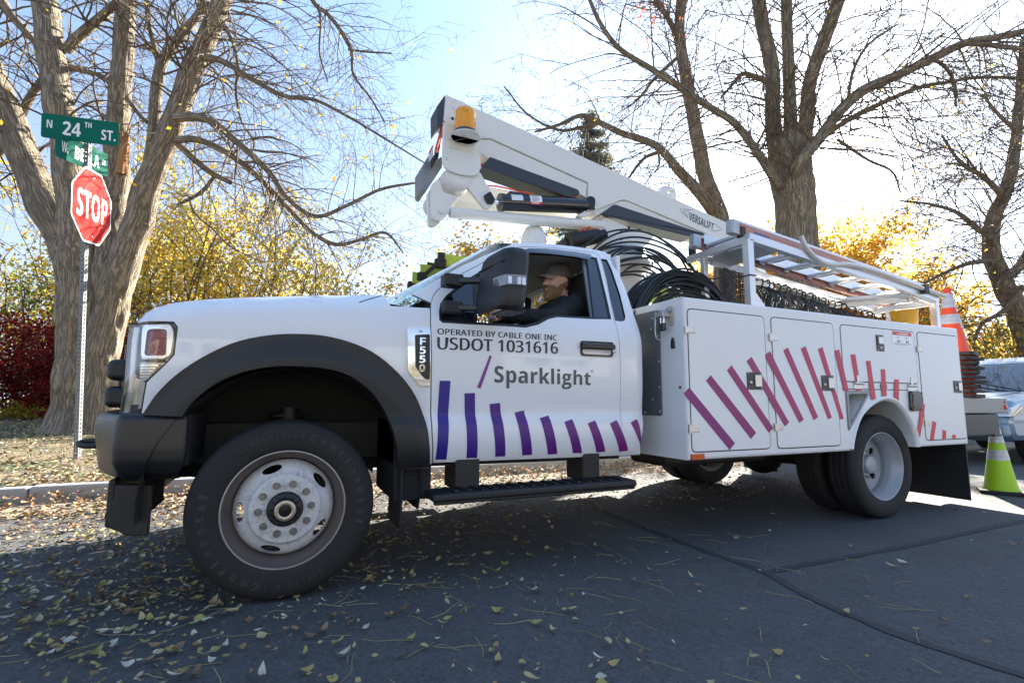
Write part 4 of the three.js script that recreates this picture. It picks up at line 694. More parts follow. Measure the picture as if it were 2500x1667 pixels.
// ------------------------------------------------------------------ the boom
{
  const N = .15, F = -.03;
  const cream = M.cream, P1 = [[.964,3.201],[4.075,2.599],[3.916,2.417],[3.547,2.494],[2.617,2.663],[2.566,2.649],[2.305,2.515],[2.281,2.5],[2.184,2.432],[2.16,2.438],[2.225,2.516],[2.233,2.746],[1.338,2.935],[1.258,2.919],[1.219,2.881],[1.205,2.971],[.952,2.979]];
  const boom = part('upper_boom', plate(soft(P1, .012, 2), F, N, .006), cream, T);
  part('boom_web', [plate([[1.219,2.881],[1.259,2.916],[1.338,2.932],[2.23,2.743],[2.218,2.616],[2.131,2.64],[1.324,2.777],[1.247,2.812]], F + .02, N - .014, .004), plate([[2.583,2.652],[2.635,2.661],[3.618,2.48],[3.523,2.428],[2.488,2.595],[2.428,2.536],[2.329,2.477],[2.249,2.506]], F + .02, N - .014, .004)], M.cream, boom);
  part('boom_cap', [plate([[.96,3.197],[.952,2.979],[.908,2.913],[.9,3.088]], F - .01, N - .004, .004)], mat([.05, .055, .065], .4, .3), boom);
  part('hose_carrier', [plate(soft([[1.327,2.78],[2.124,2.664],[2.142,2.642],[2.131,2.614],[2.037,2.578],[1.268,2.682]], .01, 2), F + .01, N + .008, .006)], mat([.028, .033, .045], .38), boom);
  part('hose_carrier', [plate(soft([[2.497,2.599],[3.547,2.483],[3.384,2.428],[2.345,2.485]], .01, 2), F + .01, N + .008, .006)], mat([.028, .033, .045], .38), boom);
  const hole = (x, y, r, m, name) => { part(name, latheZ([[0, .006], [r * .8, .006], [r, 0]], 16).translate(x, y, N + .0005), m, boom); };
  for (const p of [[1.105,3.115],[1.134,3.108],[1.022,3.019]]) hole(p[0], p[1], .012, M.seam, 'bolt_hole');
  for (const p of [[1.046,3.167],[1.034,3.106]]) hole(p[0], p[1], .014, M.alu, 'bolt');
  // lifting eye on top of the boom
  part('lifting_eye', plate(soft([[3.057,2.829],[3.079,2.895],[3.137,2.922],[3.225,2.923],[3.263,2.898],[3.273,2.796]], .02), .04, .08, .004, [[[3.155,2.87],[3.233,2.889],[3.232,2.86],[3.154,2.841]]]), cream, boom);
  // name on the side
  {
    const q = [[3.35,2.672],[3.342,2.592],[3.66,2.604],[3.642,2.538]];
    const map = p => { const u = p[0], v = p[1]; return [lerp(lerp(q[1][0], q[0][0], v), lerp(q[3][0], q[2][0], v), u), lerp(lerp(q[1][1], q[0][1], v), lerp(q[3][1], q[2][1], v), u)]; };
    part('boom_lettering', letterSkin(letters(fontBold, 'VERSALIFT', 1, 1), map, () => N, .0022), mat([.05, .075, .09], .4), boom);
    const chev = (pts) => part('boom_emblem', tube(pts.map(p => [p[0], p[1], N + .001]), .0018, 20, 4), mat([.10, .12, .15], .4), boom);
    chev([[3.387,2.696],[3.239,2.679],[3.333,2.61]]); chev([[3.346,2.68],[3.277,2.672],[3.33,2.625]]); chev([[3.656,2.613],[3.747,2.563],[3.61,2.527]]);
  }
  // elbow: pivot tube across the truck, plates, cover
  const el = part('elbow_plate', plate(soft([[.94,2.925],[.951,2.948],[.974,2.963],[1.179,2.894],[1.205,2.814],[1.239,2.708],[1.244,2.667],[1.226,2.614],[1.183,2.583],[1.099,2.571],[.989,2.583],[.951,2.61],[.94,2.652]], .02), .165, .19, .006), cream, T);
  part('bolt', [[.97,2.672]].map(p => latheZ([[0, .007], [.01, .006], [.011, 0]], 12).translate(p[0], p[1], .19)), M.alu, el);
  const [pc] = [[1.076,2.558]];
  part('pivot_tube', [latheZ([[.0, -.50], [.10, -.50], [.10, -.30], [.118, -.29], [.118, -.25], [.10, -.24], [.10, -.10], [.115, -.09], [.115, -.05], [.098, -.04], [.098, .03], [.112, .04], [.112, .075], [.095, .085], [.095, .165], [0, .165]], 40).translate(pc[0], pc[1], 0)], cream, T);
  const cv = part('elbow_cover', [plate(soft([[.838,2.672],[.892,2.783],[.923,2.718],[.983,2.772],[.992,2.69],[.871,2.475],[.843,2.49]], .01, 2), -.24, .02, .006)], mat([.20, .215, .24], .45, .2), T);
  part('cover_label', plate([[.878,2.78],[.914,2.855],[.915,2.745],[.879,2.697]], .0215, .0225, .0003), M.labelWhite, cv); part('cover_label_band', plate([[.878,2.78],[.914,2.855],[.914,2.836],[.878,2.76]], .0228, .0236, .0002), M.red, cv);
  const link = part('link_arm', [plate(soft([[1.061,2.583],[1.244,2.643],[1.326,2.518],[1.375,2.445],[1.371,2.413],[1.331,2.363],[1.291,2.357],[1.255,2.392]], .015), .12, .16, .005)], cream, T);
  part('link_pad', [plate(soft([[1.272,2.449],[1.328,2.494],[1.37,2.432],[1.347,2.394],[1.3,2.39]], .015), .162, .178, .004), ...[[1.284,2.432],[1.326,2.474]].map(p => latheZ([[0, .006], [.010, .005], [.011, 0]], 12).translate(p[0], p[1], .178))], M.gloss, link);
  part('elbow_bracket', [plate(soft([[.88,2.485],[.936,2.544],[.973,2.441],[1.098,2.429],[1.037,2.355],[1.024,2.291],[.977,2.236],[.937,2.215],[.903,2.224],[.886,2.262]], .02), .08, .12, .006), plate(soft([[.887,2.473],[.937,2.517],[.973,2.441],[1.056,2.414],[1.037,2.355],[.977,2.236],[.937,2.215],[.903,2.224]], .02), -.06, -.02, .006), latheZ([[0, .02], [.022, .018], [.026, 0]], 20).translate(...[.957,2.293], .12)], cream, T);
  // hydraulic cylinder under the boom
  const ca = [1.435,2.443], cb = [2.23,2.549], mid = (t) => [lerp(ca[0], cb[0], t), lerp(ca[1], cb[1], t), .12];
  const cyl = part('hydraulic_cylinder', [rod(mid(0), mid(.97), .066, .066, 28), rod(mid(-.01), mid(.03), .070, .070, 28), rod(mid(.96), mid(1.06), .05, .055, 20), box(ca[0] + .06, ca[0] + .24, ca[1] + .058, ca[1] + .098, .07, .16, .015)], mat([.010, .011, .014], .16, .1, { clearcoat: .6 }), T);
  part('piston_rod', rod([ca[0] - .07, ca[1] - .004, .12], mid(.0), .022), M.chrome, cyl);
  part('cylinder_label', [sheet((u, v) => { const a = lerp(.15, 1.15, v), p = mid(lerp(.085, .21, u)); return [p[0], p[1] + Math.cos(a + .45) * .0668, .12 + Math.sin(a + .45) * .0668]; }, 1, 8)], M.labelWhite, cyl);
  part('cylinder_label', [sheet((u, v) => { const a = lerp(.55, 2.0, v), p = mid(lerp(.29, .42, u)); return [p[0], p[1] + Math.cos(a) * .0668, .12 + Math.sin(a) * .0668]; }, 1, 10)], mat([1, 1, 1], .45, 0, { map: canvasTex(256, 256, (c, w, h) => { c.fillStyle = '#eee'; c.fillRect(0, 0, w, h); c.fillStyle = '#c5202c'; c.fillRect(0, 0, w, 52); c.fillStyle = '#fff'; c.font = 'bold 40px sans-serif'; c.fillText('DANGER', 36, 42); c.fillStyle = '#333'; for (let i = 0; i < 11; i++) c.fillRect(30, 70 + i * 16, 120 + ((i * 53) % 80), 7); }) }), cyl);
  part('cylinder_eye', plate(soft([[2.206,2.609],[2.244,2.621],[2.282,2.608],[2.283,2.557],[2.272,2.522],[2.242,2.5],[2.209,2.508],[2.197,2.535]], .015), .152, .18, .006), M.gloss, cyl);
  part('gusset', plate(soft([[2.22,2.627],[2.3,2.634],[2.298,2.523],[2.427,2.597],[2.163,2.42],[2.123,2.439],[2.205,2.5]], .01), .10, .155, .005), cream, T);
  // hoses
  part('hose', tube([[.963,3.017],[.947,2.927],[.932,2.853],[.916,2.786],[.91,2.739]].map(p => [p[0], p[1], .10]), .010, 20, 8), M.orangeHose, T); part('hose', tube([[.982,3.023],[.967,2.933],[.954,2.873],[.942,2.799],[.929,2.753]].map(p => [p[0], p[1], .07]), .010, 20, 8), M.orangeHose, T);
  part('hose_boot', [plate(soft([[.897,2.725],[.934,2.754],[.932,2.705],[.894,2.634],[.889,2.703]], .01, 2), .04, .12, .006)], M.rubber, T);
  part('hose', tube([...[[1.597,2.547],[1.652,2.554],[1.723,2.541],[1.804,2.543],[1.898,2.553]].map(p => [p[0], p[1], .14]), ...[[1.983,2.572],[2.104,2.588],[2.216,2.597]].map(p => [p[0], p[1], .14])], .010, 50, 8), M.orangeHose, T);
  for (let i = 0; i < 4; i++) part('hose', tube([[2.375,2.553],[2.428,2.581],[2.498,2.574]].map(p => [p[0] + i * .004, p[1] - i * .022, .06 + i * .025]), .010, 12, 8), M.orangeHose, T);
  for (let i = 0; i < 3; i++) part('hose', tube([[1.273,2.763],[1.31,2.764],[1.347,2.772]].map(p => [p[0], p[1] - i * .022, .04 + i * .03]), .009, 12, 8), M.orangeHose, T);
  // levelling tube and lower boom back to the turret
  const ta = [1.031,2.301], tb = [2.399,2.405];
  part('levelling_tube', [rod([ta[0], ta[1], .10], [tb[0], tb[1], .10], .040, .046, 24)], cream, T);
  part('lower_boom', [bar([pc[0], pc[1] + .09, -.36], [2.62, 2.68, -.36], .20, .17, .03)], cream, T);
  part('hose', tube([[pc[0] + .2, pc[1] + .10, -.25], [1.5, 2.74, -.25], [2.0, 2.72, -.25]], .008, 16, 6), M.orangeHose, T);
  const tp = part('turret', [plate(soft([[2.338,2.366],[2.356,2.428],[2.415,2.478],[2.651,2.429],[2.834,2.414],[2.946,2.388],[2.868,2.299],[2.773,2.248],[2.609,2.211],[2.353,2.227]], .02), .10, .13, .006), plate(soft([[2.338,2.366],[2.356,2.428],[2.415,2.478],[2.651,2.429],[2.834,2.414],[2.946,2.388],[2.868,2.299],[2.773,2.248],[2.609,2.211],[2.353,2.227]], .02), -.50, -.46, .006), box(2.40, 2.86, 2.24, 2.34, -.48, .10, .02)], cream, T);
  for (const p of [[2.578,2.376],[2.576,2.308],[2.66,2.421],[2.776,2.419]]) part('bolt', latheZ([[0, .012], [.010, .011], [.012, 0]], 10).translate(p[0], p[1], .13), M.darkMetal, tp);
  part('pedestal', [latheY([[.30, .95], [.30, 1.05], [.22, 1.1], [.20, 1.9], [.22, 2.05], [.30, 2.08], [.30, 2.14], [.26, 2.15], [.26, 2.24], [0, 2.245]], 40).translate(2.66, 0, -.05)], cream, T);
  part('swing_motor', [rod([2.06, 2.22, .10], [2.34, 2.30, .13], .075, .062, 24), rod([2.31, 2.285, .125], [2.40, 2.32, .14], .046, .046, 24), rod([2.395, 2.318, .14], [2.404, 2.322, .141], .030, .030, 20), box(2.02, 2.22, 2.12, 2.26, -.1, .1, .04)], M.darkMetal, T);
  part('motor_cap', [rod([2.403, 2.321, .141], [2.408, 2.323, .142], .022, .022, 20)], mat([.4, .38, .42], .4, .3), T);
  part('hose', [tube([[2.1, 2.28, .13], [2.18, 2.33, .14], [2.26, 2.37, .13], [2.34, 2.40, .10]], .008, 16, 6), tube([[2.1, 2.25, .14], [2.2, 2.31, .15], [2.3, 2.36, .13]], .008, 16, 6)], M.orangeHose, T);
  // amber strobe on its bracket
  const [ba, bb] = [[1.08,2.86],[1.077,3.034]], bc = [1.078,2.8];
  const bk = part('beacon_bracket', [latheY([[0, 0], [.104, 0], [.106, .004], [.104, .008], [0, .008]], 32).translate(ba[0], ba[1] - .045, .29), box(ba[0] - .104, ba[0] + .104, ba[1] - .045, ba[1] - .037, .19, .285, .002), box(ba[0] - .09, ba[0] + .09, ba[1] - .10, ba[1] - .037, .19, .196, .002)], M.cream, T);
  part('beacon_base', latheY([[0, 0], [.066, 0], [.066, .03], [.06, .034], [0, .034]], 32).scale(1.25, 1.12, 1.25).translate(ba[0], ba[1] - .036, .28), mat([.05, .06, .08], .3, .3), bk);
  part('beacon_lens', latheY([[.060, 0], [.062, .05], [.0635, .056], [.061, .062], [.060, .135], [.054, .150], [.03, .157], [0, .158]], 40).scale(1.25, 1.12, 1.25).translate(ba[0], ba[1] - .004, .28), M.amber, bk);
  part('beacon_lamp', latheY([[0, 0], [.028, 0], [.028, .10], [0, .11]], 20).scale(1.25, 1.12, 1.25).translate(ba[0], ba[1] - .004, .28), mat([.75, .55, .2], .3), bk);
  part('beacon_wire', tube([[ba[0] - .05, ba[1] - .05, .22], [ba[0] - .04, ba[1] - .062, .27], [ba[0] + .0, ba[1] - .058, .29]], .006, 16, 6), M.rubber, bk);
  // roof dome and boom rest
  part('roof_dome', latheY([[.13, 0], [.128, .06], [.118, .17], [.10, .26], [.07, .325], [.035, .35], [0, .355]], 36).translate(1.79, 2.0, .0), M.cream, T);
  part('boom_rest', [box(4.0, 4.12, 1.0, 2.40, -.12, -.02, .01), box(3.95, 4.18, 2.40, 2.46, -.16, .26, .01), box(3.93, 3.97, 2.44, 2.60, -.16, -.10, .02), box(3.96, 4.03, 2.44, 2.60, .16, .25, .02)], mat([.05, .055, .06], .5), T);
  // lift bucket stowed behind the boom end
  part('lift_bucket', [box(4.75, 5.36, .96, 1.98, -.62, .02, .05), box(4.72, 5.39, 1.93, 1.99, -.65, .05, .025)], M.frp, T);
  part('bucket_arm', [bar([4.15, 2.44, .06], [5.05, 2.02, -.3], .12, .14, .02)], cream, T);
}

// ------------------------------------------------------------------ ladder rack on top of the body
{
  const yA = 2.09, yR = x => lerp(2.085, 1.845, (x - 2.98) / 2.35), rk = part('ladder_rack', [bar([2.955, 2.085, 1.1], [5.36, 1.842, 1.1], .05, .06, .005)], M.alu, T);
  part('rack_rail', bar([2.975, 2.072, .60], [5.36, 1.835, .60], .045, .05), M.alu, rk);
  part('rack_beam', bar([2.98, 2.075, 1.075], [2.98, 2.075, .50], .045, .055), M.alu, rk); part('rack_beam', bar([5.32, 1.815, 1.075], [5.32, 1.815, .50], .045, .06), M.alu, rk);
  part('rack_post', box(2.935, 2.99, 1.572, 2.07, 1.07, 1.125, .004), M.alu, rk); part('rack_post', box(2.96, 3.005, 1.572, 2.05, .64, .685, .004), M.alu, rk);
  part('rack_post', box(5.295, 5.345, 1.572, 1.82, 1.07, 1.125, .004), M.alu, rk); part('rack_post', box(5.30, 5.335, 1.572, 1.79, .70, .74, .004), M.alu, rk); part('rack_foot', plate([[2.99, 1.573], [3.10, 1.573], [3.09, 1.60], [3.03, 1.66], [2.99, 1.70]], 1.085, 1.11, .003), M.alu, rk);
  part('rack_plate', [sheet((u, v) => { const x = lerp(3.02, 3.30, u); return [x, yR(x) - .028, lerp(.56, 1.07, v)]; }, 2, 2)], M.aluDull, rk);
  for (const [x, z] of [[2.99, 1.03], [2.99, .54]]) part('ladder_stop', box(x - .035, x + .02, 2.10, 2.19, z - .022, z + .022, .01), M.plastic, rk);
  // drop-down mechanism at the rear
  part('swing_arm', [rod([4.62, 1.86, .56], [4.98, 1.862, 1.06], .022, .022, 16), bar([4.66, 1.825, .56], [5.02, 1.825, 1.04], .03, .06), rod([4.96, 1.862, 1.0], [4.99, 1.862, 1.1], .03, .03, 16), rod([5.0, 1.85, 1.09], [5.24, 1.81, 1.11], .018, .018, 14), rod([5.0, 1.83, 1.05], [5.2, 1.80, 1.06], .014, .014, 14)], mat([.68, .68, .66], .4, .5), rk);
  part('conduit', tube([...[[3.493,2.162],[3.533,2.091],[3.639,2.014],[3.781,1.979]].map(p => [p[0], p[1], 1.135]), [4.1, 2.005, 1.142], [5.40, 1.872, 1.142]], .019, 50, 12), mat([.62, .61, .58], .4, .3), rk);
  part('rail_clamp', box(5.06, 5.13, 1.865, 1.945, 1.09, 1.165, .008), M.plastic, rk);
  // cable tie on the post
  part('cable_tie', [box(2.93, 2.995, 1.795, 1.806, 1.064, 1.131, .003), tube([[2.95, 1.80, 1.065], [2.9, 1.815, .95], [2.86, 1.835, .8]], .005, 12, 6)], M.satin, rk);
}

// ------------------------------------------------------------------ things carried on the truck
function ladder(name, label, cat, rail, rung, L, w, railH, foot) {
  const t = thing(name, label, cat);
  for (const s of [-1, 1]) { const r = part('ladder_rail', [box(0, L, -railH / 2, railH / 2, s * w / 2 - .004, s * w / 2 + .004, .002), box(0, L, railH / 2 - .008, railH / 2, s * w / 2 - (s > 0 ? .03 : 0), s * w / 2 + (s > 0 ? 0 : .03), .002), box(0, L, -railH / 2, -railH / 2 + .008, s * w / 2 - (s > 0 ? .03 : 0), s * w / 2 + (s > 0 ? 0 : .03), .002)], rail, t); part('rail_cap', box(-.012, .05, -railH / 2 - .006, railH / 2 + .006, s * w / 2 - .018, s * w / 2 + .018, .006), foot, r); }
  for (let x = .16; x < L - .05; x += .305) { const r = part('rung', [box(x - .017, x + .017, -.014, .014, -w / 2 + .004, w / 2 - .004, .008)], rung, t); for (const s of [-1, 1]) part('rung_bracket', box(x - .03, x + .03, -.028, .028, s * w / 2 - s * .03, s * w / 2 - s * .005, .004), M.aluDull, r); }
  return t;
}
const frpGrain = tex(256, 256, (u, v) => { const k = fbm(u * 4, v * 60, 60, 4), b = sstep(.58, .66, fbm(u * 10 + 3, v * 10, 10, 4)); return [s8(lerp(.50, .46, b) * (.9 + .2 * k)), s8(lerp(.22, .30, b) * (.9 + .2 * k)), s8(lerp(.17, .26, b) * (.9 + .2 * k))]; });
const ang = Math.atan2(1.845 - 2.085, 2.35);
{
  const l1 = ladder('extension_ladder', 'weathered orange extension ladder with aluminium rungs lying on the silver rack', 'ladder', mat([1, 1, 1], .6, 0, { map: frpGrain }), M.alu, 2.62, .40, .095, M.aluDull);
  l1.position.set(2.88, 2.175, .84); l1.rotation.z = ang;
  part('ladder_decal', letters(fontBold, 'WERNER', .16, .03).map(rs => plate(rs[0], .2045, .2055, .0002, rs.slice(1)).translate(.22, -.015, 0)), mat([.05, .12, .40], .5), l1);
  part('ladder_hardware', [box(-.015, .06, -.05, .055, .155, .21, .006), box(-.015, .06, -.05, .055, -.21, -.155, .006)], M.zinc, l1);
  for (let x = .31; x < 2.55; x += .305) part('rung', box(x - .017, x + .017, .025, .053, -.165, .165, .008), M.alu, l1);
  for (const s of [-1, 1]) part('ladder_rail', box(.1, 2.5, .0, .085, s * .17 - .004, s * .17 + .004, .003), M.alu, l1);
  const l2 = ladder('extension_ladder', 'lime green extension ladder with black rubber feet along the passenger side', 'ladder', mat([.33, .43, .05], .5), M.alu, 3.7, .36, .11, M.rubber);
  const a2 = [1.15,2.136]; l2.position.set(a2[0] + .03, a2[1] + .03, -.86); l2.rotation.z = -.02;
  // second section, rung lock and hinged feet
  for (const s of [-1, 1]) part('ladder_rail', box(-.16, .12, -.17, -.06, s * .15 - .004, s * .15 + .004, .003), mat([.33, .43, .05], .5), l2);
  for (const s of [-1, 1]) part('ladder_foot', [box(-.04, .06, -.085, -.005, s * .19 - .03, s * .19 + .03, .008), bar([-.02, -.05, s * .19], [-.11, -.15, s * .19], .05, .035), box(-.19, -.11, -.22, -.15, s * .19 - .035, s * .19 + .035, .01)], M.rubber, l2);
  part('pulley', new THREE.TorusGeometry(.055, .012, 8, 24).translate(.09, -.15, .17), M.zinc, l2);
  // cradle on the passenger side of the truck that carries it
  part('far_rack', [bar([1.6, 2.09, -.66], [1.6, 2.09, -1.06], .05), box(1.575, 1.625, 1.96, 2.07, -.70, -.64, .004), bar([4.6, 2.02, -.6], [4.6, 2.02, -1.12], .05), box(4.575, 4.625, 1.572, 2.0, -1.1, -1.05, .004), box(4.575, 4.625, 1.572, 2.0, -.7, -.65, .004)], M.alu, T);
}
// coils of black cable
{
  const r = mulberry(5);
  const ringTube = (cx, cy, cz, R, th, ph, w = 1, seg = 64) => { const pts = []; for (let i = 0; i < 20; i++) { const a = i / 20 * Math.PI * 2, rr = R * (1 + .012 * Math.sin(3 * a + ph)); pts.push([cx + Math.cos(a) * rr * Math.cos(th), cy + Math.sin(a) * rr * w, cz + Math.cos(a) * rr * Math.sin(th) + .012 * Math.sin(2 * a + ph)]); } return tube(pts, .0085, seg, 7, true); };
  const big = []; for (let k = 0; k < 46; k++) { const lay = Math.floor(k / 9), q = k % 9; big.push(ringTube(2.76 + (r() - .5) * .012, 1.375 + (r() - .5) * .012, .58 - .05 + q * .021, .545 - lay * .0175 - r() * .008, (r() - .5) * .03, r() * 6, 1, 72)); }
  for (let k = 0; k < 9; k++) big.push(ringTube(2.76 + (r() - .5) * .05, 1.36 + (r() - .5) * .06, .58 + r() * .16, .37 + r() * .08, (r() - .5) * .2, r() * 6, .98, 64));
  one('cable_coil', big, M.cable, 'tight thick coil of black cable standing upright behind the front compartment', 'cable coil');
  const lo = []; for (let k = 0; k < 17; k++) { const t = k / 16, R = lerp(.66, .36, Math.pow(t, .8)) + (r() - .5) * .05; lo.push(ringTube(2.60 + (r() - .5) * .10 + .10 * t * (r() - .3), 1.70 + (r() - .5) * .04 - .02 * t, .42 - .55 * r() * .5, R, .15 + (r() - .5) * .5, r() * 6, lerp(.98, .9, t), 64)); }
  one('cable_coil', lo, M.cable, 'loose springy coil of black cable fanning out behind the cab', 'cable coil');
}
// wire loops and chains hung under the rack
{
  const r = mulberry(8), ms = [mat([.10, .085, .075], .5, .6), mat([.16, .14, .125], .45, .7), mat([.04, .04, .042], .5, .3), mat([.045, .11, .075], .5, .1)];
  const rail = (x) => lerp(1.955, 1.70, (x - 3.1) / 2.1);
  for (let i = 0; i < 24; i++) {
    const x = 3.62 + i * .066, y = rail(x), z = .66 + .04 * (r() - .5), g = [], n = 7;
    const t = thing('wire_loop', 'looped lashing wire hanging from a hook under the ladder rack', 'wire loop', [x, y, z], 0, 'wire loops hung under the ladder rack');
    for (let k = 0; k < n; k++) { const w = .05 + .10 * r(), h = .19 + .17 * r(), o = (r() - .5) * .09; g.push(tube([[o, 0, 0], [o + .02 * r(), -h * .4, w * .8], [o + (r() - .5) * .05, -h, w * .2], [o + .02 * r(), -h * .5, -w * .7], [o, 0, 0]], .0042, 26, 5)); }
    part('wire', g, ms[i === 2 || i === 9 ? 3 : Math.floor(r() * 3)], t); part('hook', [tube([[0, .055, 0], [0, .05, .03], [0, .01, .035], [0, -.012, .01], [0, 0, -.012]], .006, 16, 6), box(-.006, .006, .045, .06, -.03, .02)], M.darkMetal, t);
  }
  part('hang_rail', bar([3.06, 2.02, .66], [5.28, 1.76, .66], .03, .035), M.alu, T);
  for (let i = 0; i < 3; i++) { const x = 3.20 + i * .085, t = thing('hanging_chain', 'bundle of thin grey chain hanging beside the front rack post', 'chain', [x, 1.985 - i * .01, .66], 0, 'chains by the rack post'), g = []; for (let k = 0; k < 6; k++) { const ox = (k % 3 - 1) * .022, oz = (k > 2 ? .02 : -.02); for (let j = 0; j < 17; j++) g.push(new THREE.TorusGeometry(.0105, .003, 5, 9).scale(1, 1.35, 1).rotateY(j % 2 ? 1.57 : 0.2).translate(ox + .004 * Math.sin(j + k), -.012 - j * .0235, oz)); } part('chain_links', g, ms[i % 2 ? 1 : 0], t); }
}
// yellow bucket standing on the compartment
{
  const t = thing('plastic_bucket', 'small yellow plastic bucket standing on the body top by the rear post', 'bucket', [5.16, 1.572, .93]);
  part('pail', latheY([[0, 0], [.115, 0], [.118, .01], [.126, .09], [.130, .094], [.126, .098], [.132, .175], [.138, .178], [.138, .19], [.133, .192], [.128, .185], [.12, .02], [0, .015]], 40), mat([.62, .30, .01], .4), t).scale.set(.8, .92, .8);
}
// ---- traffic cones
function cone(name, label, body, band, pos, turn, group) {
  const t = thing(name, label, 'traffic cone', pos, turn, group);
  part('cone_base', [soft([[-.178, -.178], [.178, -.178], [.178, .178], [-.178, .178]], .04)].map(p => plate(p, 0, .034, .006).rotateX(-Math.PI / 2)), mat([.013, .013, .014], .7), t);
  const R = y => lerp(.135, .030, (y - .034) / .65);
  part('cone_body', latheY([[.150, .034], [R(.06), .06], [R(.68), .68], [.036, .685], [.036, .70], [.028, .712], [.022, .712], [.02, .66]], 40), body, t);
  for (const [a, b] of [[.33, .43], [.50, .655]]) part('reflective_collar', latheY([[R(a) + .0005, a], [R(a) + .0025, a + .002], [R(b) + .0025, b - .002], [R(b) + .0005, b]], 40), band, t);
  return t;
}
const collarTex = tex(128, 128, (u, v) => { const k = .5 + .10 * (vn(u * 60, v * 60, 60) - .5) + .03 * Math.sin(v * 40); return [s8(k), s8(k), s8(k * 1.02)]; });
const collar = mat([1, 1, 1], .35, .1, { map: collarTex });
{
  const r = mulberry(14), org = mat([.80, .075, .02], .45), n = 10;
  for (let i = 0; i < n; i++) cone('traffic_cone', i === n - 1 ? 'orange traffic cone with two white collars, topmost of the stack on the tail shelf' : 'orange traffic cone nested in the stack, only its black base showing', org, collar, [6.17 + (r() - .5) * .006, .958 + i * .046, .83 + (r() - .5) * .006], .15 + (r() - .5) * .7, i === n - 1 ? undefined : 'cones nested in the stack on the tail shelf');
  cone('traffic_cone', 'lime green traffic cone with white collars standing on the asphalt behind the truck', mat([.38, .62, .01], .5), collar, [6.66, .002, .90], .5);
}

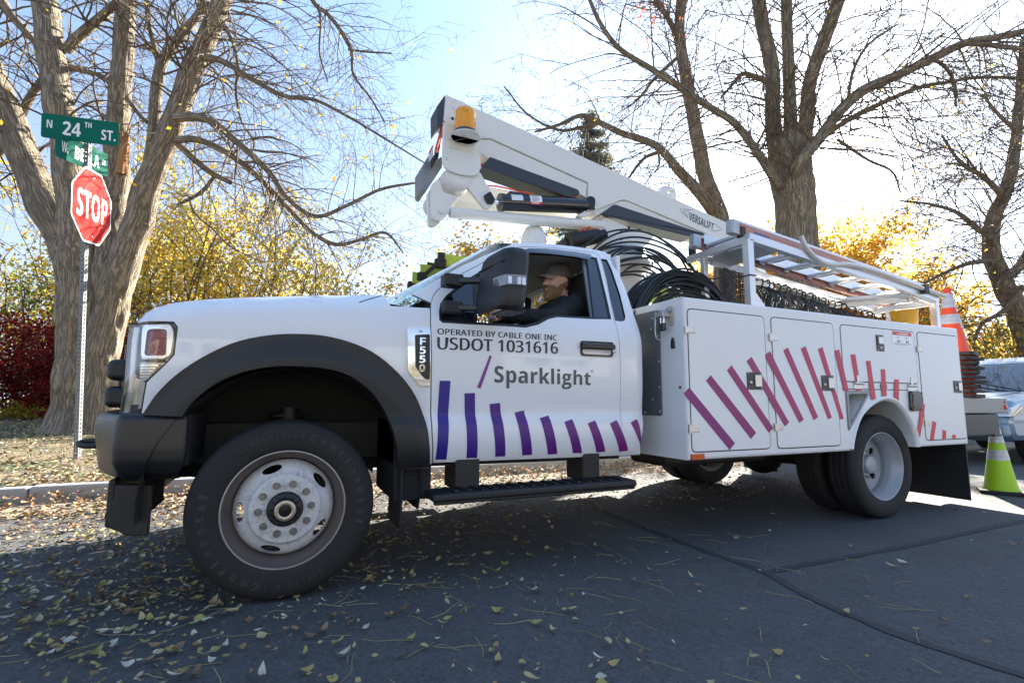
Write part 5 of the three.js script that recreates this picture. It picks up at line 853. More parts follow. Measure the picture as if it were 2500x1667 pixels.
// ------------------------------------------------------------------ the driver
{
  const man = thing('person', 'smiling bearded man in a grey cap and black jacket sitting at the wheel', 'person', [1.70, 1.02, .49]);
  const O = man.position, skinM = mat([.66, .40, .30], .45), rel = (g) => g.translate(-O.x, -O.y, -O.z);
  // head frame: f forward, u up, s to his left
  const yaw = -.16, tilt = .05, hc = [1.725, 1.745, .50];
  const toH = (x, y, z) => { const a = x - hc[0], b = y - hc[1], c = z - hc[2]; const f0 = -a * Math.cos(yaw) - c * Math.sin(yaw), s0 = -a * Math.sin(yaw) + c * Math.cos(yaw); return [f0 * Math.cos(tilt) + b * Math.sin(tilt), -f0 * Math.sin(tilt) + b * Math.cos(tilt), s0]; };
  const headL = (f, u, s) => {
    const q = Math.abs(s);
    let d = ell(f, u, s, [-.008, .028, 0], [.100, .108, .078]);
    d = smin(d, ell(f, u, s, [.030, -.045, 0], [.066, .080, .060]), .03);
    d = smin(d, ell(f, u, q, [.060, -.022, .036], [.026, .022, .022]), .02); // cheeks
    d = smin(d, cap(f, u, q, [.086, .030, .012], [.070, .028, .045], .010, .009), .014); // brow
    d = Math.max(d, -ell(f, u, q, [.104, .012, .030], [.020, .011, .016])); // eye sockets
    d = smin(d, ell(f, u, q, [.074, .011, .030], [.014, .0125, .0145]), .004);
    d = smin(d, cap(f, u, s, [.092, .020, 0], [.114, -.022, 0], .008, .012), .010); // nose
    d = smin(d, ell(f, u, q, [.102, -.026, .011], [.011, .008, .008]), .006);
    d = smin(d, ell(f, u, s, [.080, -.094, 0], [.024, .022, .026]), .02); // chin
    d = Math.max(d, -ell(f, u, s, [.100, -.057, 0], [.020, .0085, .026])); // open smile
    d = smin(d, cap(f, u, s, [.092, -.072, -.02], [.092, -.072, .02], .006, .006), .006); d = smin(d, cap(f, u, s, [.094, -.045, -.02], [.094, -.045, .02], .005, .005), .006);
    const e = Math.max(ell(f, u, q, [-.012, .000, .080], [.022, .034, .010]), -ell(f, u, q, [-.008, .002, .092], [.012, .022, .009])); d = smin(d, e, .006);
    d = smin(d, cap(f, u, s, [-.022, -.05, 0], [-.045, -.20, 0], .056, .062), .03); return d;
  };
  const head = (x, y, z) => headL(...toH(x, y, z));
  const handAt = (w, kx) => { // hand closing on the wheel rim; w = wrist
    const P = (dx, dy, dz) => [w[0] + dx, w[1] + dy, w[2] + dz * kx], B = [];
    B.push([P(.03, 0, 0), P(-.012, .004, 0), .026, .028]); for (const o of [-.026, -.009, .009, .026]) B.push([P(-.01, .004, o * .8), P(-.075, .010, o), .018, .015]);
    const F = [[-.033, .070, .0085], [-.011, .078, .009], [.011, .074, .009], [.031, .060, .008]], fingers = [];
    F.forEach(([o, L, r]) => { const k0 = P(-.073, .012, o), k1 = P(-.073 - L * .48, .004, o * 1.08), k2 = P(-.073 - L * .62, -.030, o * 1.08), k3 = P(-.073 - L * .40, -.046, o * 1.05); fingers.push([k0, k1, r * 1.1, r], [k1, k2, r, r * .93], [k2, k3, r * .93, r * .8]); });
    const th = [[P(-.015, -.004, -.028), P(-.045, -.022, -.050), .014, .0105], [P(-.045, -.022, -.050), P(-.085, -.040, -.046), .0105, .0085]];
    return (x, y, z) => { let d = 1; for (const b of B) d = smin(d, cap(x, y, z, ...b), .016); let f = 1; for (const b of fingers) f = Math.min(f, cap(x, y, z, ...b)); d = smin(d, f, .006); for (const b of th) d = smin(d, cap(x, y, z, ...b), .010); return d; };
  };
  const shL = [1.755, 1.545, .685], elL = [1.50, 1.425, .785], wrL = [1.275, 1.462, .640], shR = [1.755, 1.545, .305], elR = [1.52, 1.30, .24], wrR = [1.25, 1.38, .36];
  const hip = [1.70, 1.13, .49], kneeL = [1.24, 1.14, .62], kneeR = [1.24, 1.14, .36], footL = [1.05, .72, .60], footR = [1.0, .72, .38];
  const torso = (x, y, z, o) => {
    let d = ell(x, y, z, [1.735, 1.40, .49], [.125 + o, .20 + o, .175 + o]); d = smin(d, ell(x, y, z, [1.715, 1.20, .49], [.13 + o, .17 + o, .165 + o]), .06);
    d = smin(d, cap(x, y, z, shL, shR, .072 + o, .072 + o), .05); d = smin(d, cap(x, y, z, [1.75, 1.56, .49], [1.745, 1.63, .49], .085 + o, .058 + o), .05); return d;
  };
  const arm = (x, y, z, a, b, c, o) => smin(cap(x, y, z, a, b, .062 + o, .047 + o), cap(x, y, z, b, c, .048 + o, .033 + o), .03);
  const legs = (x, y, z, o) => Math.min(smin(cap(x, y, z, [hip[0], hip[1], .58], kneeL, .085 + o, .062 + o), cap(x, y, z, kneeL, footL, .060 + o, .042 + o), .03), smin(cap(x, y, z, [hip[0], hip[1], .40], kneeR, .085 + o, .062 + o), cap(x, y, z, kneeR, footR, .060 + o, .042 + o), .03));
  const hL = handAt(wrL, 1), hR = handAt(wrR, -1);
  const bodyIn = (x, y, z) => Math.min(smin(torso(x, y, z, -.012), Math.min(arm(x, y, z, shL, elL, wrL, -.010), arm(x, y, z, shR, elR, wrR, -.010)), .03), legs(x, y, z, -.012));
  const g = [fieldMesh(head, [hc[0], hc[1] - .03, hc[2]], .185, 92), fieldMesh(hL, [wrL[0] - .06, wrL[1] - .01, wrL[2]], .12, 72), fieldMesh(hR, [wrR[0] - .06, wrR[1] - .01, wrR[2]], .12, 56), fieldMesh(bodyIn, [1.42, 1.2, .49], .56, 64)];
  part('body', rel(merge(g)), skinM, man);
  const fold = (x, y, z) => .006 * n3(x * 26, y * 26, z * 26) + .004 * n3(x * 60, y * 60, z * 60);
  part('jacket', rel(fieldMesh((x, y, z) => Math.max(smin(torso(x, y, z, .012), Math.min(arm(x, y, z, shL, elL, wrL, .014), arm(x, y, z, shR, elR, wrR, .014)), .05) + fold(x, y, z), y - 1.655 + .25 * Math.abs(x - 1.72)), [1.50, 1.36, .49], .40, 96)), mat([.014, .014, .015], .8), man);
  part('trousers', rel(fieldMesh((x, y, z) => smin(legs(x, y, z, .01), ell(x, y, z, [1.70, 1.12, .49], [.15, .11, .18]), .04) + fold(x, y, z), [1.38, 1.0, .49], .50, 64)), mat([.03, .035, .05], .85), man);
  const beard = (x, y, z) => { const [f, u, s] = toH(x, y, z), q = Math.abs(s); const d0 = headL(f, u, s) - .009 - .003 * n3(f * 160, u * 160, s * 160); const line = Math.min(u + .028 - .9 * Math.max(0, .045 - f) * (f > -.02 ? 1 : 9), 9); const lim = lerp(-.004 - .80 * Math.max(0, f), -.034, sstep(.055, .08, f)); let m = Math.max(d0, (u - lim) * .8); m = Math.max(m, -(u + .135)); m = Math.max(m, -(f + .004 + .25 * (u + .03))); const mouth = ell(f, u, s, [.110, -.058, 0], [.05, .013, .026]); m = Math.max(m, -mouth); const must = Math.max(d0 - .001, Math.max(Math.abs(u + .040) - .008, q - .032, -(f - .07))); const goat = ell(f, u, s, [.078, -.108, 0], [.034, .034, .036]) - .003 * n3(f * 150, u * 150, s * 150); return Math.min(m, must, goat); };
  part('beard', rel(fieldMesh(beard, [hc[0] - .05, hc[1] - .07, hc[2]], .12, 88)), mat([.24, .14, .065], .85), man);
  const hair = (x, y, z) => { const [f, u, s] = toH(x, y, z); return Math.max(headL(f, u, s) - .005, f - .012 + Math.max(0, u) * .2, -(u + .055), u - .08, -(Math.abs(s) - .0) - (f < .01 ? 1 : 0)); };
  part('hair', rel(fieldMesh((x, y, z) => { const [f, u, s] = toH(x, y, z); return Math.max(headL(f, u, s) - .004, f + .018, -(u + .05), u - .09); }, [hc[0], hc[1] + .02, hc[2]], .14, 60)), mat([.06, .04, .025], .85), man);
  const H2 = (f, u, s) => { const f1 = f * Math.cos(tilt) - u * Math.sin(tilt), u1 = f * Math.sin(tilt) + u * Math.cos(tilt); return [hc[0] - f1 * Math.cos(yaw) - s * Math.sin(yaw), hc[1] + u1, hc[2] - f1 * Math.sin(yaw) + s * Math.cos(yaw)]; };
  part('teeth', rel(new THREE.SphereGeometry(1, 16, 10).scale(.012, .0075, .021).translate(...H2(.088, -.055, 0))), mat([.75, .72, .66], .3), man);
  for (const s of [-1, 1]) { part('eye', rel(new THREE.SphereGeometry(.0115, 14, 10).scale(1, .55, 1).translate(...H2(.0775, .010, s * .030))), mat([.25, .23, .21], .2), man); part('eyebrow', rel(tube([H2(.094, .026, s * .012), H2(.096, .031, s * .026), H2(.080, .027, s * .044)], .0038, 10, 6)), mat([.10, .06, .03], .8), man); }
  // cap: rounded crown with a curved peak
  const capS = (x, y, z) => { const [f, u, s] = toH(x, y, z); const o = ell(f, u, s, [-.008, .040, 0], [.114, .110, .092]), i = ell(f, u, s, [-.008, .036, 0], [.106, .105, .084]); return Math.max(o, -i, -(u - .036 - .10 * Math.max(0, -f - .04))); };
  const cp = part('cap', rel(fieldMesh(capS, [hc[0], hc[1] + .06, hc[2]], .15, 88)), mat([.13, .12, .115], .9), man);
  part('cap_peak', rel(merge([-1, 1].map(k => sheet((u, v) => { const a = lerp(-1.15, 1.15, u), R = lerp(.0, .085, v), f = .070 * Math.cos(a) + .030 + R * Math.cos(a * .75), s = .080 * Math.sin(a) * (1 - .12 * v); return H2(f, .052 - .030 * v - .35 * s * s / .08 + k * .0022, s); }, 16, 6)))), mat([.34, .25, .22], .9), cp);
}

// ------------------------------------------------------------------ trees
const barkMap = tex(512, 512, (u, v) => { const w = fbm(u * 6, v * 6, 6, 3, 2), r = Math.abs(fbm(u * 20 + w * 2.2, v * 5 + w, 20, 4) * 2 - 1), f = fbm(u * 60, v * 40, 40, 3, 6); const l = lerp(.13, .30, sstep(.02, .30, r)) * (.75 + .5 * f); const m = sstep(.55, .75, fbm(u * 5, v * 5, 5, 4, 8)) * .35; return [s8(l * lerp(1.06, .86, m)), s8(l * lerp(.84, .78, m)), s8(l * lerp(.60, .36, m))]; });
const barkBump = tex(512, 512, (u, v) => { const w = fbm(u * 6, v * 6, 6, 3, 2), r = Math.abs(fbm(u * 20 + w * 2.2, v * 5 + w, 20, 4) * 2 - 1); return sstep(0, .4, r) * .8 + .2 * fbm(u * 60, v * 40, 40, 3, 6); }, false);
const bark = mat([1, 1, 1], .9, 0, { map: barkMap, bumpMap: barkBump, bumpScale: .022 });
const twigM = mat([.13, .095, .06], .85);
class Tubes {
  constructor() { this.P = []; this.I = []; }
  add(path, r0, r1, sides = 3) {
    const n = path.length - 1, b0 = this.P.length / 3; let nx = null;
    for (let i = 0; i <= n; i++) {
      const p = path[i], a = path[Math.max(0, i - 1)], b = path[Math.min(n, i + 1)]; let dx = b[0] - a[0], dy = b[1] - a[1], dz = b[2] - a[2], l = Math.hypot(dx, dy, dz) || 1; dx /= l; dy /= l; dz /= l;
      if (!nx) nx = Math.abs(dy) > .8 ? [1, 0, 0] : [0, 1, 0]; const t = nx[0] * dx + nx[1] * dy + nx[2] * dz; nx = [nx[0] - dx * t, nx[1] - dy * t, nx[2] - dz * t]; l = Math.hypot(...nx) || 1; nx = nx.map(k => k / l);
      const by = [dy * nx[2] - dz * nx[1], dz * nx[0] - dx * nx[2], dx * nx[1] - dy * nx[0]], r = lerp(r0, r1, i / n);
      for (let j = 0; j < sides; j++) { const an = j / sides * 6.28318, c = Math.cos(an) * r, s = Math.sin(an) * r; this.P.push(p[0] + nx[0] * c + by[0] * s, p[1] + nx[1] * c + by[1] * s, p[2] + nx[2] * c + by[2] * s); }
    }
    for (let i = 0; i < n; i++) for (let j = 0; j < sides; j++) { const a = b0 + i * sides + j, b = b0 + i * sides + (j + 1) % sides; this.I.push(a, a + sides, b, b, a + sides, b + sides); }
  }
  geo() { const g = new THREE.BufferGeometry(); g.setAttribute('position', new THREE.Float32BufferAttribute(this.P, 3)); g.setIndex(this.I); g.computeVertexNormals(); return g; }
}
class Leaves {
  constructor(seed) { this.P = []; this.C = []; this.r = mulberry(seed); }
  add(x, y, z, s, c) {
    const r = this.r, a = r() * 6.283, b = Math.acos(2 * r() - 1) , d = [Math.sin(b) * Math.cos(a), Math.cos(b) * .7 - .35, Math.sin(b) * Math.sin(a)], e = V(r() - .5, r() - .5, r() - .5).cross(V(...d)).normalize(), w = s * (.26 + .12 * r()), n = V(...d).cross(e).multiplyScalar(w * .35);
    const p0 = [x, y, z], p2 = [x + d[0] * s, y + d[1] * s, z + d[2] * s], m = [x + d[0] * s * .5, y + d[1] * s * .5, z + d[2] * s * .5], L = [m[0] + e.x * w + n.x, m[1] + e.y * w + n.y, m[2] + e.z * w + n.z], R = [m[0] - e.x * w + n.x, m[1] - e.y * w + n.y, m[2] - e.z * w + n.z];
    this.P.push(...p0, ...L, ...p2, ...p0, ...p2, ...R); const k = .75 + .5 * r(); for (let i = 0; i < 6; i++) this.C.push(c[0] * k, c[1] * k, c[2] * k);
  }
  geo() { const g = new THREE.BufferGeometry(); g.setAttribute('position', new THREE.Float32BufferAttribute(this.P, 3)); g.setAttribute('color', new THREE.Float32BufferAttribute(this.C, 3)); g.computeVertexNormals(); return g; }
}
const leafM = mat([1, 1, 1], 1, 0, { vertexColors: true, transmission: .6, thickness: 0, ior: 1.1 });
const pick = (r, list) => list[Math.floor(r() * list.length)];
// a wandering twig with side twigs
function grow(T_, r, p, d, len, rad, depth, o, tip) {
  const n = Math.max(3, Math.round(len / (o.step || .22))), path = [[...p]]; let q = [...p], v = [...d];
  for (let i = 0; i < n; i++) { v[0] += (r() - .5) * o.jit; v[1] += (r() - .5) * o.jit - o.droop * (i / n) + (o.rise || 0); v[2] += (r() - .5) * o.jit; const l = Math.hypot(...v); v = v.map(k => k / l); q = [q[0] + v[0] * len / n, q[1] + v[1] * len / n, q[2] + v[2] * len / n]; path.push(q); }
  T_.add(path, rad, rad * .35, rad > .02 ? 6 : rad > .008 ? 4 : 3);
  if (tip) for (let i = 1; i <= n; i++) tip(path[i], depth);
  if (depth > 0) { const kids = Math.max(2, Math.round(len * o.kids * (.7 + .6 * r()))); for (let k = 0; k < kids; k++) { const t = .18 + .82 * r(), i = Math.min(n - 1, Math.floor(t * n)), a = path[i], b = path[i + 1], f = t * n - i, s = a.map((c, j) => lerp(c, b[j], clamp(f, 0, 1))); const u = V(...b).sub(V(...a)).normalize(), e = V(r() - .5, r() - .5, r() - .5).cross(u).normalize(), w = .55 + .7 * r(), nd = u.clone().multiplyScalar(Math.cos(w)).add(e.multiplyScalar(Math.sin(w))); grow(T_, r, s, [nd.x, nd.y, nd.z], len * (.32 + .35 * r()) * (1.15 - .5 * t), Math.max(o.min || .0022, rad * (.36 + .2 * r())), depth - 1, o, tip); } }
}
// twigs all along a traced limb
function dress(T_, r, pts, rad, o, tip, n, len, depth, from = .15) {
  const c = new THREE.CatmullRomCurve3(pts.map(p => V(...p)), false, 'centripetal');
  for (let k = 0; k < n; k++) { const t = from + (1 - from) * r(), p = c.getPoint(t), u = c.getTangent(t), e = V(r() - .5, r() - .5, r() - .5).cross(u).normalize(), w = .5 + .8 * r(), d = u.clone().multiplyScalar(Math.cos(w)).add(e.multiplyScalar(Math.sin(w))); const f = t * (rad.length - 1), i = Math.min(rad.length - 2, Math.floor(f)), rr = lerp(rad[i], rad[i + 1], f - i); grow(T_, r, [p.x, p.y, p.z], [d.x, d.y, d.z], len * (.5 + .8 * r()), clamp(rr * .28, .004, o.max || .022), depth, o, tip); }
}
const yellows = [[.66, .46, .05], [.72, .54, .08], [.58, .45, .06], [.66, .38, .05]], golds = [[.72, .45, .07], [.76, .54, .13], [.66, .36, .05], [.62, .46, .09]], reds = [[.17, .012, .014], [.24, .02, .018], [.12, .01, .014], [.30, .03, .02]], greens = [[.20, .24, .03], [.30, .30, .035], [.13, .18, .025], [.36, .32, .04]];

// --- the big old tree by the stop sign
{
  const D = 9.5, k = .76 * 9.5 / 1224, r = mulberry(31), t = thing('old_tree', 'large old tree with several thick grey limbs behind the stop sign', 'tree', [0, 0, 0]);
  const L = (name, pts, rp, sides = 14, per = 10, bump = .22, par = t, seed = 1) => { const rad = rp.map(q => q * k); part(name, limb(pts, rad, sides, per, bump, seed), bark, par); return [pts, rad]; };
  L('trunk', [[-3.49,.106,-8.607],[-3.494,.453,-8.565],[-3.481,.993,-8.489],[-3.478,1.61,-8.409],[-3.484,2.381,-8.313],[-3.557,3.075,-8.257],[-3.7,3.768,-8.233],[-3.86,4.384,-8.227]], [118, 88, 74, 70, 72, 74, 58, 16], 90, 22, .13, t, 1);
  L('trunk', [[-3.139,.159,-8.274],[-3.138,.538,-8.225],[-3.132,1.069,-8.154],[-3.126,1.601,-8.083],[-3.065,2.284,-7.968],[-2.946,3.044,-7.816],[-2.839,3.651,-7.689],[-2.729,4.183,-7.57]], [70, 56, 48, 46, 46, 42, 34, 10], 70, 22, .13, t, 2);
  const A = L('limb', [[-3.556,2.396,-8.454],[-3.746,3.408,-8.411],[-4.155,4.263,-8.488],[-4.673,5.273,-8.595],[-5.124,6.361,-8.661],[-5.618,7.605,-8.727],[-6.01,8.927,-8.736]], [24, 56, 52, 44, 38, 33, 28], 36, 14, .12, t, 3);
  const B = L('limb', [[-3.444,2.289,-8.195],[-3.571,3.357,-8.116],[-3.722,4.348,-8.058],[-3.944,5.491,-8.012],[-4.208,6.786,-7.967],[-4.47,8.158,-7.911],[-4.653,9.225,-7.857]], [22, 50, 47, 41, 37, 33, 27], 40, 14, .12, t, 4);
  const Cc = L('limb', [[-3.256,2.074,-8.248],[-3.154,3.077,-8.073],[-3.137,4.079,-7.936],[-3.119,5.313,-7.769],[-3.132,6.624,-7.607],[-3.118,7.935,-7.432],[-3.089,9.246,-7.251]], [18, 42, 38, 33, 30, 27, 22], 36, 14, .12, t, 5);
  const Dd = L('limb', [[-3.097,1.98,-8.021],[-2.911,3.044,-7.8],[-2.659,4.184,-7.538],[-2.447,5.02,-7.334],[-2.193,5.856,-7.111],[-1.919,6.844,-6.859],[-1.599,7.757,-6.596],[-1.335,8.669,-6.358]], [18, 44, 40, 34, 32, 30, 28, 25], 40, 14, .12, t, 6);
  const D2 = L('limb', [[-2.86,3.132,-7.821],[-2.583,4.736,-7.488],[-2.488,5.576,-7.337],[-2.481,6.491,-7.216],[-2.413,7.178,-7.097],[-2.09,7.676,-6.886],[-1.801,8.136,-6.694],[-1.687,8.632,-6.579]], [20, 20, 18, 17, 16, 14, 12, 10], 20, 10, .1, t, 7);
  const fine = [
    [[[-1.668,6.989,-6.338],[-1.412,6.954,-6.226],[-1.102,6.787,-6.105],[-.651,6.498,-5.937],[-.239,6.296,-5.775],[.198,6.247,-5.581],[.783,5.944,-5.353],[1.475,5.51,-5.093],[2.098,5.111,-4.859]], [11, 9.5, 8, 7, 6, 5, 4, 3, 2]], [[[-1.968,5.683,-6.2],[-1.682,5.706,-6.067],[-1.391,5.638,-5.942],[-1.022,5.326,-5.814],[-.653,4.993,-5.688],[-.382,4.701,-5.602],[-.139,4.34,-5.537],[.326,4.021,-5.366],[.826,4.22,-5.112],[1.323,4.488,-4.851],[1.86,4.603,-4.591]], [13, 12, 11, 10, 9, 8, 7, 6, 5, 4.5, 3]],
    [[[-1.995,5.46,-6.573],[-1.685,5.476,-6.429],[-1.313,5.334,-6.278],[-.902,5.062,-6.125],[-.484,4.674,-5.984],[-.063,4.221,-5.85],[.322,3.826,-5.725],[.709,3.634,-5.573],[1.088,3.722,-5.388],[1.478,3.848,-5.194],[1.795,3.488,-5.096]], [11, 10, 9, 9, 8, 7, 6.5, 6, 5, 4, 2]], [[[-1.987,5.453,-6.681],[-1.719,5.198,-6.591],[-1.439,4.959,-6.494],[-1.073,4.757,-6.353]], [10, 10, 9, 7]], [[[-1.334,4.887,-6.456],[-1.489,4.652,-6.557],[-1.681,4.49,-6.665],[-1.942,4.357,-6.801]], [6, 6, 5, 3]],
    [[[-.054,8.711,-5.712],[.11,8.221,-5.7],[.386,7.974,-5.606],[.647,7.62,-5.532],[.801,7.319,-5.5],[.851,6.904,-5.531],[1.172,6.453,-5.442],[1.438,6.002,-5.378]], [8, 7, 6, 6, 5, 4, 3, 2]], [[[-4.107,7.428,-7.949],[-3.976,7.622,-7.865],[-3.743,7.87,-7.726],[-3.407,8.203,-7.53],[-3.108,8.552,-7.349]], [17, 16, 15, 13, 11]], [[[-5.033,6.197,-8.862],[-4.776,6.835,-8.663],[-4.503,7.195,-8.492],[-4.189,7.435,-8.317]], [13, 12, 12, 10]], [[[-5.535,8.78,-8.76],[-5.295,8.383,-8.701],[-5.023,8.067,-8.618],[-4.752,7.75,-8.534]], [16, 14, 12, 10]],
    [[[-5.179,5.788,-8.871],[-5.311,5.551,-8.961],[-5.654,5.234,-9.159]], [14, 10, 6]], [[[-1.402,7.871,-6.546],[-1.207,7.491,-6.506],[-1.113,7.034,-6.522],[-1.128,6.652,-6.577],[-.99,6.042,-6.593],[-.76,5.662,-6.537],[-.884,5.356,-6.632]], [6, 5, 5, 4, 3, 3, 2]], [[[-2.491,7.156,-7.357],[-2.623,7.623,-7.357],[-2.759,8.167,-7.349],[-2.824,8.712,-7.309]], [9, 8, 7, 6]], [[[-1.748,4.49,-6.696],[-1.633,4.213,-6.679],[-1.316,3.922,-6.571],[-1.033,3.632,-6.479],[-.483,3.343,-6.265]], [4, 3.5, 3, 2.5, 1.5]], [[[-2.97,6.489,-7.44],[-2.744,6.185,-7.376],[-2.596,6.033,-7.328]], [8, 6, 5]], [[[-4.104,7.251,-8.192],[-3.665,7.135,-8.006],[-3.43,7.042,-7.911]], [9, 8, 6]],
    [[[.727,7.218,-5.326],[.932,7.182,-5.237],[1.441,7.148,-5.009]], [4, 3, 2]], [[[.2,8.091,-5.565],[.246,7.733,-5.59],[.261,7.21,-5.65],[.425,6.688,-5.642]], [4, 3, 3, 2]],
  ].map(([p, q]) => L('limb', p, q, 10, 6, 0, t, 8));
  // torn stump of a broken limb
  { const sp = [[-2.936,4.997,-7.416],[-2.922,5.244,-7.378],[-2.914,5.484,-7.344],[-2.9,5.746,-7.304]]; part('broken_limb', [limb(sp, [15 * k, 15 * k, 13 * k, 5 * k], 26, 8, .5, 9), ...[...Array(9).keys()].map(i => rod([sp[2][0] + (r() - .5) * .12, sp[2][1] - .15 + r() * .1, sp[2][2] + .05 * r()], [sp[3][0] + (r() - .5) * .22, sp[3][1] + .02 + r() * .16, sp[3][2] + .1 * r()], .022, .003, 5))], mat([.34, .17, .07], .9), t); }
  const tw = new Tubes(), lf = new Leaves(3), o = { jit: .34, droop: .16, kids: 2.7, step: .15, min: .0032 };
  const tip = (p, d) => { if (d === 0 && r() < .028) lf.add(p[0], p[1], p[2], .07 + .04 * r(), pick(r, yellows)); };
  for (const [q, n, len] of [[A, 24, 1.6], [B, 16, 1.7], [Cc, 16, 1.6], [Dd, 44, 1.8], [D2, 36, 1.4]]) dress(tw, r, q[0], q[1], o, tip, n, len, 2, .5);
  fine.forEach((q, i) => dress(tw, r, q[0], q[1], o, tip, 2 * [26, 26, 24, 5, 5, 22, 9, 6, 8, 6, 12, 9, 6, 3, 4, 5, 6][i], 1.2, 2));
  // hanging curtain of thin twigs higher up
  for (let i = 0; i < 140; i++) { const c = pick(r, [A, B, Cc, Dd, Dd, D2]); const p = c[0][c[0].length - 1 - Math.floor(r() * 3)]; const bk = .9 + 2.2 * r(), s = [p[0] + (r() - .32) * 4.4 + bk * .1, p[1] + (r() - .6) * 2.8, p[2] - bk]; grow(tw, r, s, [r() - .4, -.1 - .5 * r(), r() - .5], 1.1 + r(), .006, 2, { ...o, droop: .22 }, tip); }
  stuff(part('twigs', tw.geo(), twigM, t)); stuff(part('leaves', lf.geo(), leafM, t));
}
// --- bare trees beyond the truck, drawn limb by limb
function tracedTree(name, label, limbs, depthK, seed, o, density, mb, mt, leafFn) {
  const r = mulberry(seed), t = thing(name, label, 'tree'); const tw = new Tubes(), lf = new Leaves(seed);
  limbs.forEach(([nm, pts, rp, n, len], i) => { const rad = rp.map(q => q * depthK * .8 / 1224), big = rad[0] > .12; part(nm, limb(pts, rad, big ? 30 : 10, big ? 12 : 7, big ? .12 : 0, seed + i), mb, t); if (n) dress(tw, r, pts, rad, o, leafFn ? (p, d) => leafFn(r, lf, p, d) : null, Math.round(n * density), len * 1.35, 3, nm === 'trunk' ? .5 : .12); });
  stuff(part('twigs', tw.geo(), mt, t)); if (lf.P.length) stuff(part('leaves', lf.geo(), leafM, t)); return t;
}
const oB = { jit: .30, droop: .14, kids: 1.35, step: .24, min: .0058, max: .018 };
tracedTree('bare_tree', 'bare tree with three upright limbs rising behind the ladder rack', [
  ['trunk', [[10.342,.644,-3.882],[10.227,2.34,-3.716],[10.144,3.59,-3.594],[10.054,4.661,-3.498],[9.946,5.464,-3.444],[9.809,6.177,-3.415],[9.691,6.712,-3.4]], [78, 62, 57, 54, 56, 56, 40], 0, 1],
  ['limb', [[9.844,5.374,-3.502],[9.642,6.087,-3.502],[9.456,6.979,-3.473],[9.377,8.139,-3.36],[9.129,9.12,-3.348],[8.993,9.833,-3.318],[8.762,11.082,-3.263]], [14, 30, 23, 21, 20, 20, 17], 22, 2], ['limb', [[9.885,5.265,-3.442],[9.809,6.242,-3.351],[9.74,7.22,-3.257],[9.638,8.374,-3.156],[9.543,9.529,-3.05],[9.513,10.862,-2.893]], [12, 24, 19, 17, 16, 14], 18, 1.8], ['limb', [[9.993,5.196,-3.457],[10.046,6.178,-3.306],[10.114,6.893,-3.183],[10.144,7.875,-3.044],[10.374,8.77,-2.824],[10.62,9.664,-2.597],[10.901,10.826,-2.319]], [12, 26, 22, 20, 20, 19, 16], 22, 2],
  ['limb', [...[[9.945,5.017,-3.502],[9.952,5.642,-3.418]], ...[[9.462,5.806,-2.957],[9.764,6.23,-2.764],[10.191,6.908,-2.482],[10.617,7.333,-2.233],[11.257,7.657,-1.9],[11.88,7.999,-1.571],[12.504,8.323,-1.244],[13.108,8.445,-.953],[14.022,8.687,-.504]]], [6, 18, 17, 16, 16, 15, 13, 12, 11, 10, 8], 30, 1.7], ['limb', [...[[9.962,5.464,-3.436],[10.092,6.089,-3.297]], ...[[10.013,6.376,-2.853],[10.465,6.766,-2.597],[11.076,7.131,-2.271],[11.921,7.532,-1.834],[12.466,7.638,-1.571],[12.911,7.727,-1.357],[13.881,7.698,-.917],[14.685,7.393,-.589]]], [5, 11, 9, 8, 7.5, 6, 5, 5, 4, 3], 26, 1.5],
  ['limb', [...[[9.979,4.839,-3.509],[9.762,5.373,-3.539]], ...[[9.05,5.638,-3.277],[8.66,6.223,-3.38],[8.267,6.715,-3.497],[7.781,7.036,-3.677],[7.198,7.442,-3.891],[6.615,7.831,-4.108],[5.992,8.253,-4.338],[5.613,8.771,-4.445],[5.357,9.323,-4.491],[5.04,10.003,-4.548]]], [6, 14, 13, 11, 10, 9.5, 9, 8, 7, 6, 5, 4], 34, 1.6], ['limb', [[9.771,8.078,-3.631],[9.425,8.215,-3.771],[9.124,8.306,-3.897],[8.924,8.073,-4.018],[8.687,7.748,-4.168]], [9, 8, 7, 5, 3], 10, 1.1],
  ['limb', [[11.88,7.999,-1.571],[12.137,7.806,-1.478],[12.308,7.512,-1.438],[12.373,7.005,-1.473]], [6, 5, 4, 3], 8, 1], ['limb', [[12.504,8.323,-1.244],[12.962,8.275,-1.041],[13.584,8.211,-.765],[14.353,8.283,-.405]], [8, 7, 6, 4], 14, 1.3], ['limb', [[10.321,7.078,-2.401],[10.401,7.754,-2.278],[10.645,8.262,-2.101],[11.163,8.687,-1.81]], [5, 4, 3.5, 2], 16, 1.3], ['limb', [[10.758,6.629,-2.923],[11.395,6.186,-2.689],[11.899,5.922,-2.493],[12.087,5.476,-2.465]], [5, 4, 3, 2], 12, 1.2],
], 11, 41, oB, 1.9, bark, twigM, (r, lf, p, d) => { if (d === 0 && r() < .006) lf.add(...p, .08, pick(r, golds)); });
